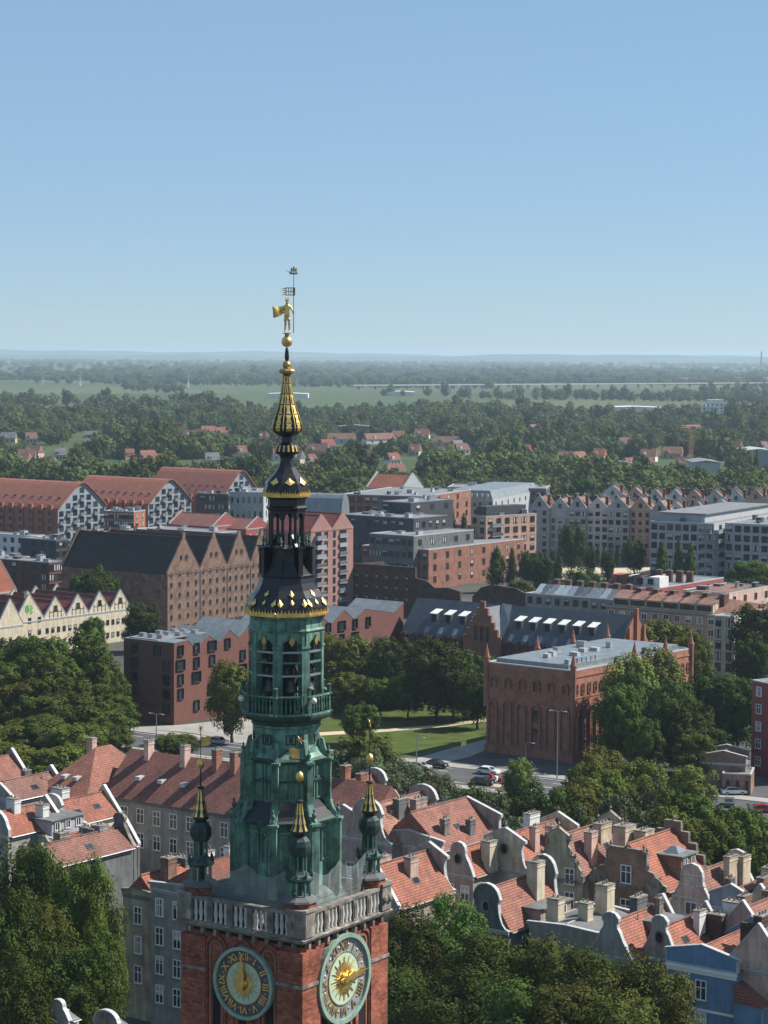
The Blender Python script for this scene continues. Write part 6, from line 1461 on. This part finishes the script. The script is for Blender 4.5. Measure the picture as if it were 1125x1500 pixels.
def shed(px, py, wpx, h, dep, label, wall='offwhite', roof='lightgrey'):
    p = P(px, py, 0); w = wpx*p.y/F_PX
    r = thing('long_shed', label, 'shed', (p.x, p.y, 0), 0)
    MB().box(-w/2, 0, 0, w/2, dep, h).build('wall', M[wall], r); MB().prism_y([(-w/2-.5, h), (w/2+.5, h), (w/2+.5, h+.3), (0, h+1.6), (-w/2-.5, h+.3)], -.5, dep+.5).build('roof', M[roof], r)
shed(422, 583, 58, 7, 60, 'long white greenhouse roof behind the spire', 'white', 'white'); shed(586, 580, 42, 7, 60, 'long white shed at the edge of the field right of the spire', 'white', 'white')
shed(75, 556, 60, 9, 60, 'long pale shed on the plain at the left', 'white', 'white'); shed(930, 606, 80, 8, 50, 'long low white roof beyond the wood', 'white', 'white'); shed(765, 604, 20, 8, 40, 'short white roof beside the field', 'white', 'white')
shed(1112, 686, 40, 12, 40, 'pale blue-grey warehouse at the right edge of the wood', 'bluegrey', 'lightgrey'); shed(1035, 696, 40, 8, 40, 'light-roofed market shed behind the gabled row', 'lightgrey', 'bitumen_light'); shed(910, 694, 60, 6, 30, 'low grey flat shed behind the pale gables', 'grey', 'bitumen_light')
shed(520, 643, 50, 11, 24, 'dark flat apartment slab among the trees right of the spire', 'grey_dark', 'bitumen'); shed(225, 663, 90, 8, 30, 'low pale housing row inside the wood', 'lightgrey', 'bitumen')
for a, b_, h in ((1048, 618, 26), (1040, 619, 20)):
    p = P(a, b_, 0); r = thing('apartment_slab', 'small white tower %s rising from the far trees' % ('block' if h > 22 else 'annex'), 'building', tuple(p), 0); MB().box(-9, 0, 0, 9, 14, h).build('wall', M['white'], r); facade(r, 18, 0, 0, 4, [3+4*k for k in range(5)], 2, 2, 'dark')
# motorway viaduct across the plain
p0, p1v = P(515, 571, 0), P(1150, 566, 0)
vd = p1v - p0; ang = math.atan2(vd.y, vd.x); Lv = vd.length
r = thing('viaduct', 'long grey road viaduct crossing the plain', 'bridge', tuple(p0), ang)
MB().box(0, -6, 8, Lv, 6, 10.5).build('deck', M['lightgrey'], r)
for k in range(int(Lv/45)): MB().box(45*k+20, -4, 0, 45*k+22.5, 4, 8).build('pier', M['grey'], r)
# construction crane
p = P(1012, 690, 0)
r = thing('tower_crane', 'orange tower crane standing in the wood', 'crane', tuple(p), R_(25))
def lattice(b, x0, x1, z0, z1, w, vertical=True, n=14):
    for sx in (-w, w):
        for sy in (-w, w):
            b.tube([(x0+sx, sy, z0), (x0+sx, sy, z1)], .16, 4) if vertical else b.tube([(x0, sx, z0+sy), (x1, sx, z0+sy)], .13, 4)
    for k in range(n):
        t0, t1 = k/n, (k+1)/n
        if vertical:
            for s in (-w, w): b.tube([(x0-w, s, z0+(z1-z0)*t0), (x0+w, s, z0+(z1-z0)*t1)], .1, 4); b.tube([(x0+s, -w, z0+(z1-z0)*t0), (x0+s, w, z0+(z1-z0)*t1)], .1, 4)
        else:
            for s in (-w, w): b.tube([(x0+(x1-x0)*t0, s, z0-w), (x0+(x1-x0)*t1, s, z0+w)], .09, 4)
    return b
cm_ = plain('crane_orange', (.5,.2,.07), .6, .15, streak=False)
lattice(MB(), 0, 0, 0, 30, .9).build('mast', cm_, r)
lattice(MB(), -8, 4, 30, 30, .6, False, 8).build('jib', cm_, r); MB().cbox(1.2, 0, 28, 1.6, 1.8, 2).build('cab', M['anthracite'], r); MB().box(2.5, -.9, 28.6, 4.5, .9, 30).build('counterweight', M['grey'], r)
# power pylons and a far chimney
def pylon(px, py, h):
    p = P(px, py, 0); r = thing('pylon', 'grey lattice power pylon on the plain', 'pylon', tuple(p), .3, 'power pylons on the plain')
    b = MB()
    for sx in (-1, 1):
        for sy in (-1, 1): b.tube([(3*sx, 3*sy, 0), (.4*sx, .4*sy, h)], .3, 4)
    for k in range(6):
        z = h*k/7; w_ = 3-2.6*z/h
        b.tube([(-w_, -w_, z), (w_*.8, -w_*.8, z+h/7)], .2, 4); b.tube([(w_, -w_, z), (-w_*.8, -w_*.8, z+h/7)], .2, 4)
    for z, l in ((h*.7, 9), (h*.82, 7), (h*.94, 5)): b.tube([(-l, 0, z), (l, 0, z)], .3, 4)
    b.build('lattice', M['metal'], r)
for a, b_ in ((63, 566), (118, 566), (276, 568), (347, 563), (812, 556), (1035, 548)): pylon(a, b_, 34)
p = P(1115, 545, 0); r = thing('factory_chimney', 'tall thin factory chimney on the far plain', 'chimney', tuple(p), 0)
MB().lathe([(5, 0), (3, 95)], 12, 0).build('shaft', M['grey'], r); MB().lathe([(3.3, 88), (3.2, 95.5)], 12, 0).build('band', M['red_brick'], r)

# ------------------------------------------------------------------ cars, lamps, barriers on the road
def car_mesh():
    b = MB(); prof = [(-2.2,.35), (2.2,.35), (2.22,.75), (1.9,.88), (1.1,.95), (.45,1.42), (-1.2,1.46), (-1.95,.98), (-2.25,.9)]
    b.prism_y(prof, -.85, .85, 0)
    b.prism_y([(.98,.97), (.45,1.38), (-1.15,1.41), (-1.75,1.0)], -.87, .87, 1)
    b.add([(1.12,-.72,.97), (1.12,.72,.97), (.5,.66,1.415), (.5,-.66,1.415)], [(0,1,2,3)], 1); b.add([(-1.98,-.7,1.0), (-1.98,.7,1.0), (-1.28,.64,1.45), (-1.28,-.64,1.45)], [(3,2,1,0)], 1)
    return b
wheel_me = None
def car(px, py, rz, col, label):
    global wheel_me
    p = P(px, py, .01)
    r = thing('parked_car' if 'parked' in label else 'car', label, 'car', tuple(p), R_(rz))
    cm_ = M.get('car_'+col)
    if not cm_:
        c = dict(white=(.7,.7,.7), black=(.012,.012,.014), silver=(.38,.39,.4), red=(.4,.02,.02), blue=(.03,.06,.16), grey=(.12,.125,.13))[col]
        cm_, nt_, bs = _mat('car_paint_'+col); bs.inputs['Base Color'].default_value = rgba(c); bs.inputs['Roughness'].default_value = .25; bs.inputs['Coat Weight'].default_value = .6; M['car_'+col] = cm_
        M['cm_'+col] = car_mesh().mesh('body', [cm_, M['glass']])
    ob('body', M['cm_'+col], r)
    if not wheel_me: wheel_me = MB().prism_y([(.33*math.cos(k*.524), .33*math.sin(k*.524)) for k in range(12)], -.1, .1, 0).prism_y([(.2*math.cos(k*.524), .2*math.sin(k*.524)) for k in range(12)], -.11, .11, 1).mesh('wheel', [M['iron'], M['metal']])
    for x in (-1.4, 1.38):
        for y in (-.8, .8): ob('wheel', wheel_me, r, (x, y, .33))
    for y in (-.6, .6): MB().cbox(2.2, y, .66, .08, .3, .14).build('headlight', M['frame_white'], r)
for a in ((715, 1134, -31, 'white', 'white estate car driving beside the striped barriers'), (708, 1149, -31, 'black', 'black car in the lane before the yellow strip'), (640, 1124, -31, 'black', 'black car waiting by the lamp post'), (615, 1127, -31, 'silver', 'silver car behind the lamp post'),
          (320, 1090, -31, 'silver', 'silver car on the road right of the lamp by the hotel'), (178, 1072, -31, 'silver', 'silver car half behind the grove'), (760, 1152, -31, 'black', 'dark car near the road works'), (935, 1110, -20, 'white', 'white car parked under the lime trees'),
          (1075, 1164, 5, 'white', 'white car parked before the garage'), (1117, 1190, 10, 'red', 'red car parked at the right edge of the square'), (1068, 1180, 80, 'grey', 'grey car parked on the square'), (958, 1112, -25, 'black', 'dark car parked behind the white one'),
          (868, 820, 10, 'blue', 'blue car parked on the sandy ground'), (832, 832, 5, 'black', 'dark car parked by the fence of the sandy ground'), (905, 822, 5, 'white', 'white van-like car parked in the sandy lot'), (795, 808, 0, 'white', 'white car parked under the pale row')):
    car(*a)
def lamp(px, pyb, pyt, label, arms=2):
    p = P(px, pyb, 0); h = PY(px, pyt, p.y).z
    r = thing('street_lamp', label, 'street lamp', tuple(p), R_(-31))
    MB().tube([(0, 0, 0), (0, 0, h*.5), (0, 0, h)], [.13, .10, .07], 8).build('pole', M['metal'], r)
    for s in ((-1, 1) if arms == 2 else (1,)):
        a = MB().tube([(0, 0, h-.1), (s*.8, 0, h+.15), (s*1.4, 0, h+.1)], .05, 6).build('arm', M['metal'], r); MB().box(s*1.4-.4, -.15, h, s*1.4+.4, .15, h+.12).build('lamp_head', M['lightgrey'], a)
lamp(816, 1142, 1042, 'tall grey twin-arm street lamp before the brick hall'); lamp(610, 1135, 1080, 'grey street lamp by the black car', 1); lamp(229, 1094, 1046, 'grey street lamp beside the hotel bush'); lamp(158, 1066, 1040, 'thin lamp at the edge of the grove', 1); lamp(770, 1120, 1088, 'thin mast at the foot of the brick hall', 1)
for k in range(7):
    p = P(720 + k*6.5, 1140 + k*2.6, 0); o = MB().prism_y([(-.5, 0), (.5, 0), (.35, .75), (-.35, .75)], -.25, .25).build('road_barrier', M['paint'] if k % 2 else plain('barrier_red', (.5,.03,.03), .5, .1, streak=False), None, tuple(p), R_(-50))
    tag(o, '%s plastic road barrier in the striped line' % ('white' if k % 2 else 'red'), 'barrier', '%s barriers' % ('white' if k % 2 else 'red'))
p = P(679, 1108, 0); r = thing('warning_sign', 'yellow triangular warning sign on a post by the side street', 'road sign', tuple(p), R_(0))
MB().tube([(0, 0, 0), (0, 0, 3.2)], .04, 6).build('post', M['metal'], r); MB().box(-.55, -.05, 2.0, .55, 0, 3.2).build('board', plain('sign_yellow', (.75,.55,.05), .5, .05, streak=False), r); MB().prism_y([(-.4, 2.2), (.4, 2.2), (0, 3.0)], -.07, -.05).build('triangle', M['frame_white'], r)
strip('works_strip', 6, 22, -4.5, -2.2, .02, 'sand')
# low rail between tram track and road by the hotel
b_ = MB()
for k in range(40): q = road_pt(-105+2*k, -10.5, 0); b_.box(q[0]-.04, q[1]-.04, 0, q[0]+.04, q[1]+.04, .95)
q0, q1 = road_pt(-105, -10.5, .9), road_pt(-27, -10.5, .9); b_.tube([q0, q1], .04, 5).tube([(q0[0], q0[1], .5), (q1[0], q1[1], .5)], .03, 5)
tag(b_.build('railing', M['metal']), 'low metal railing along the road by the hotel', 'railing')

# ------------------------------------------------------------------ the hazy summer air
hz_m = bpy.data.materials.new('haze_air'); hz_m.use_nodes = True; nt = hz_m.node_tree
nt.nodes.remove(nt.nodes['Principled BSDF'])
pv = N(nt, 'ShaderNodeVolumePrincipled'); pv.inputs['Color'].default_value = (.60, .76, .92, 1); pv.inputs['Density'].default_value = 5.6e-5; pv.inputs['Anisotropy'].default_value = .2
nt.links.new(pv.outputs[0], nt.nodes['Material Output'].inputs['Volume'])
tag(MB().box(-29000, -1500, -1, 29000, 39000, 120).build('haze', hz_m), kind='stuff')
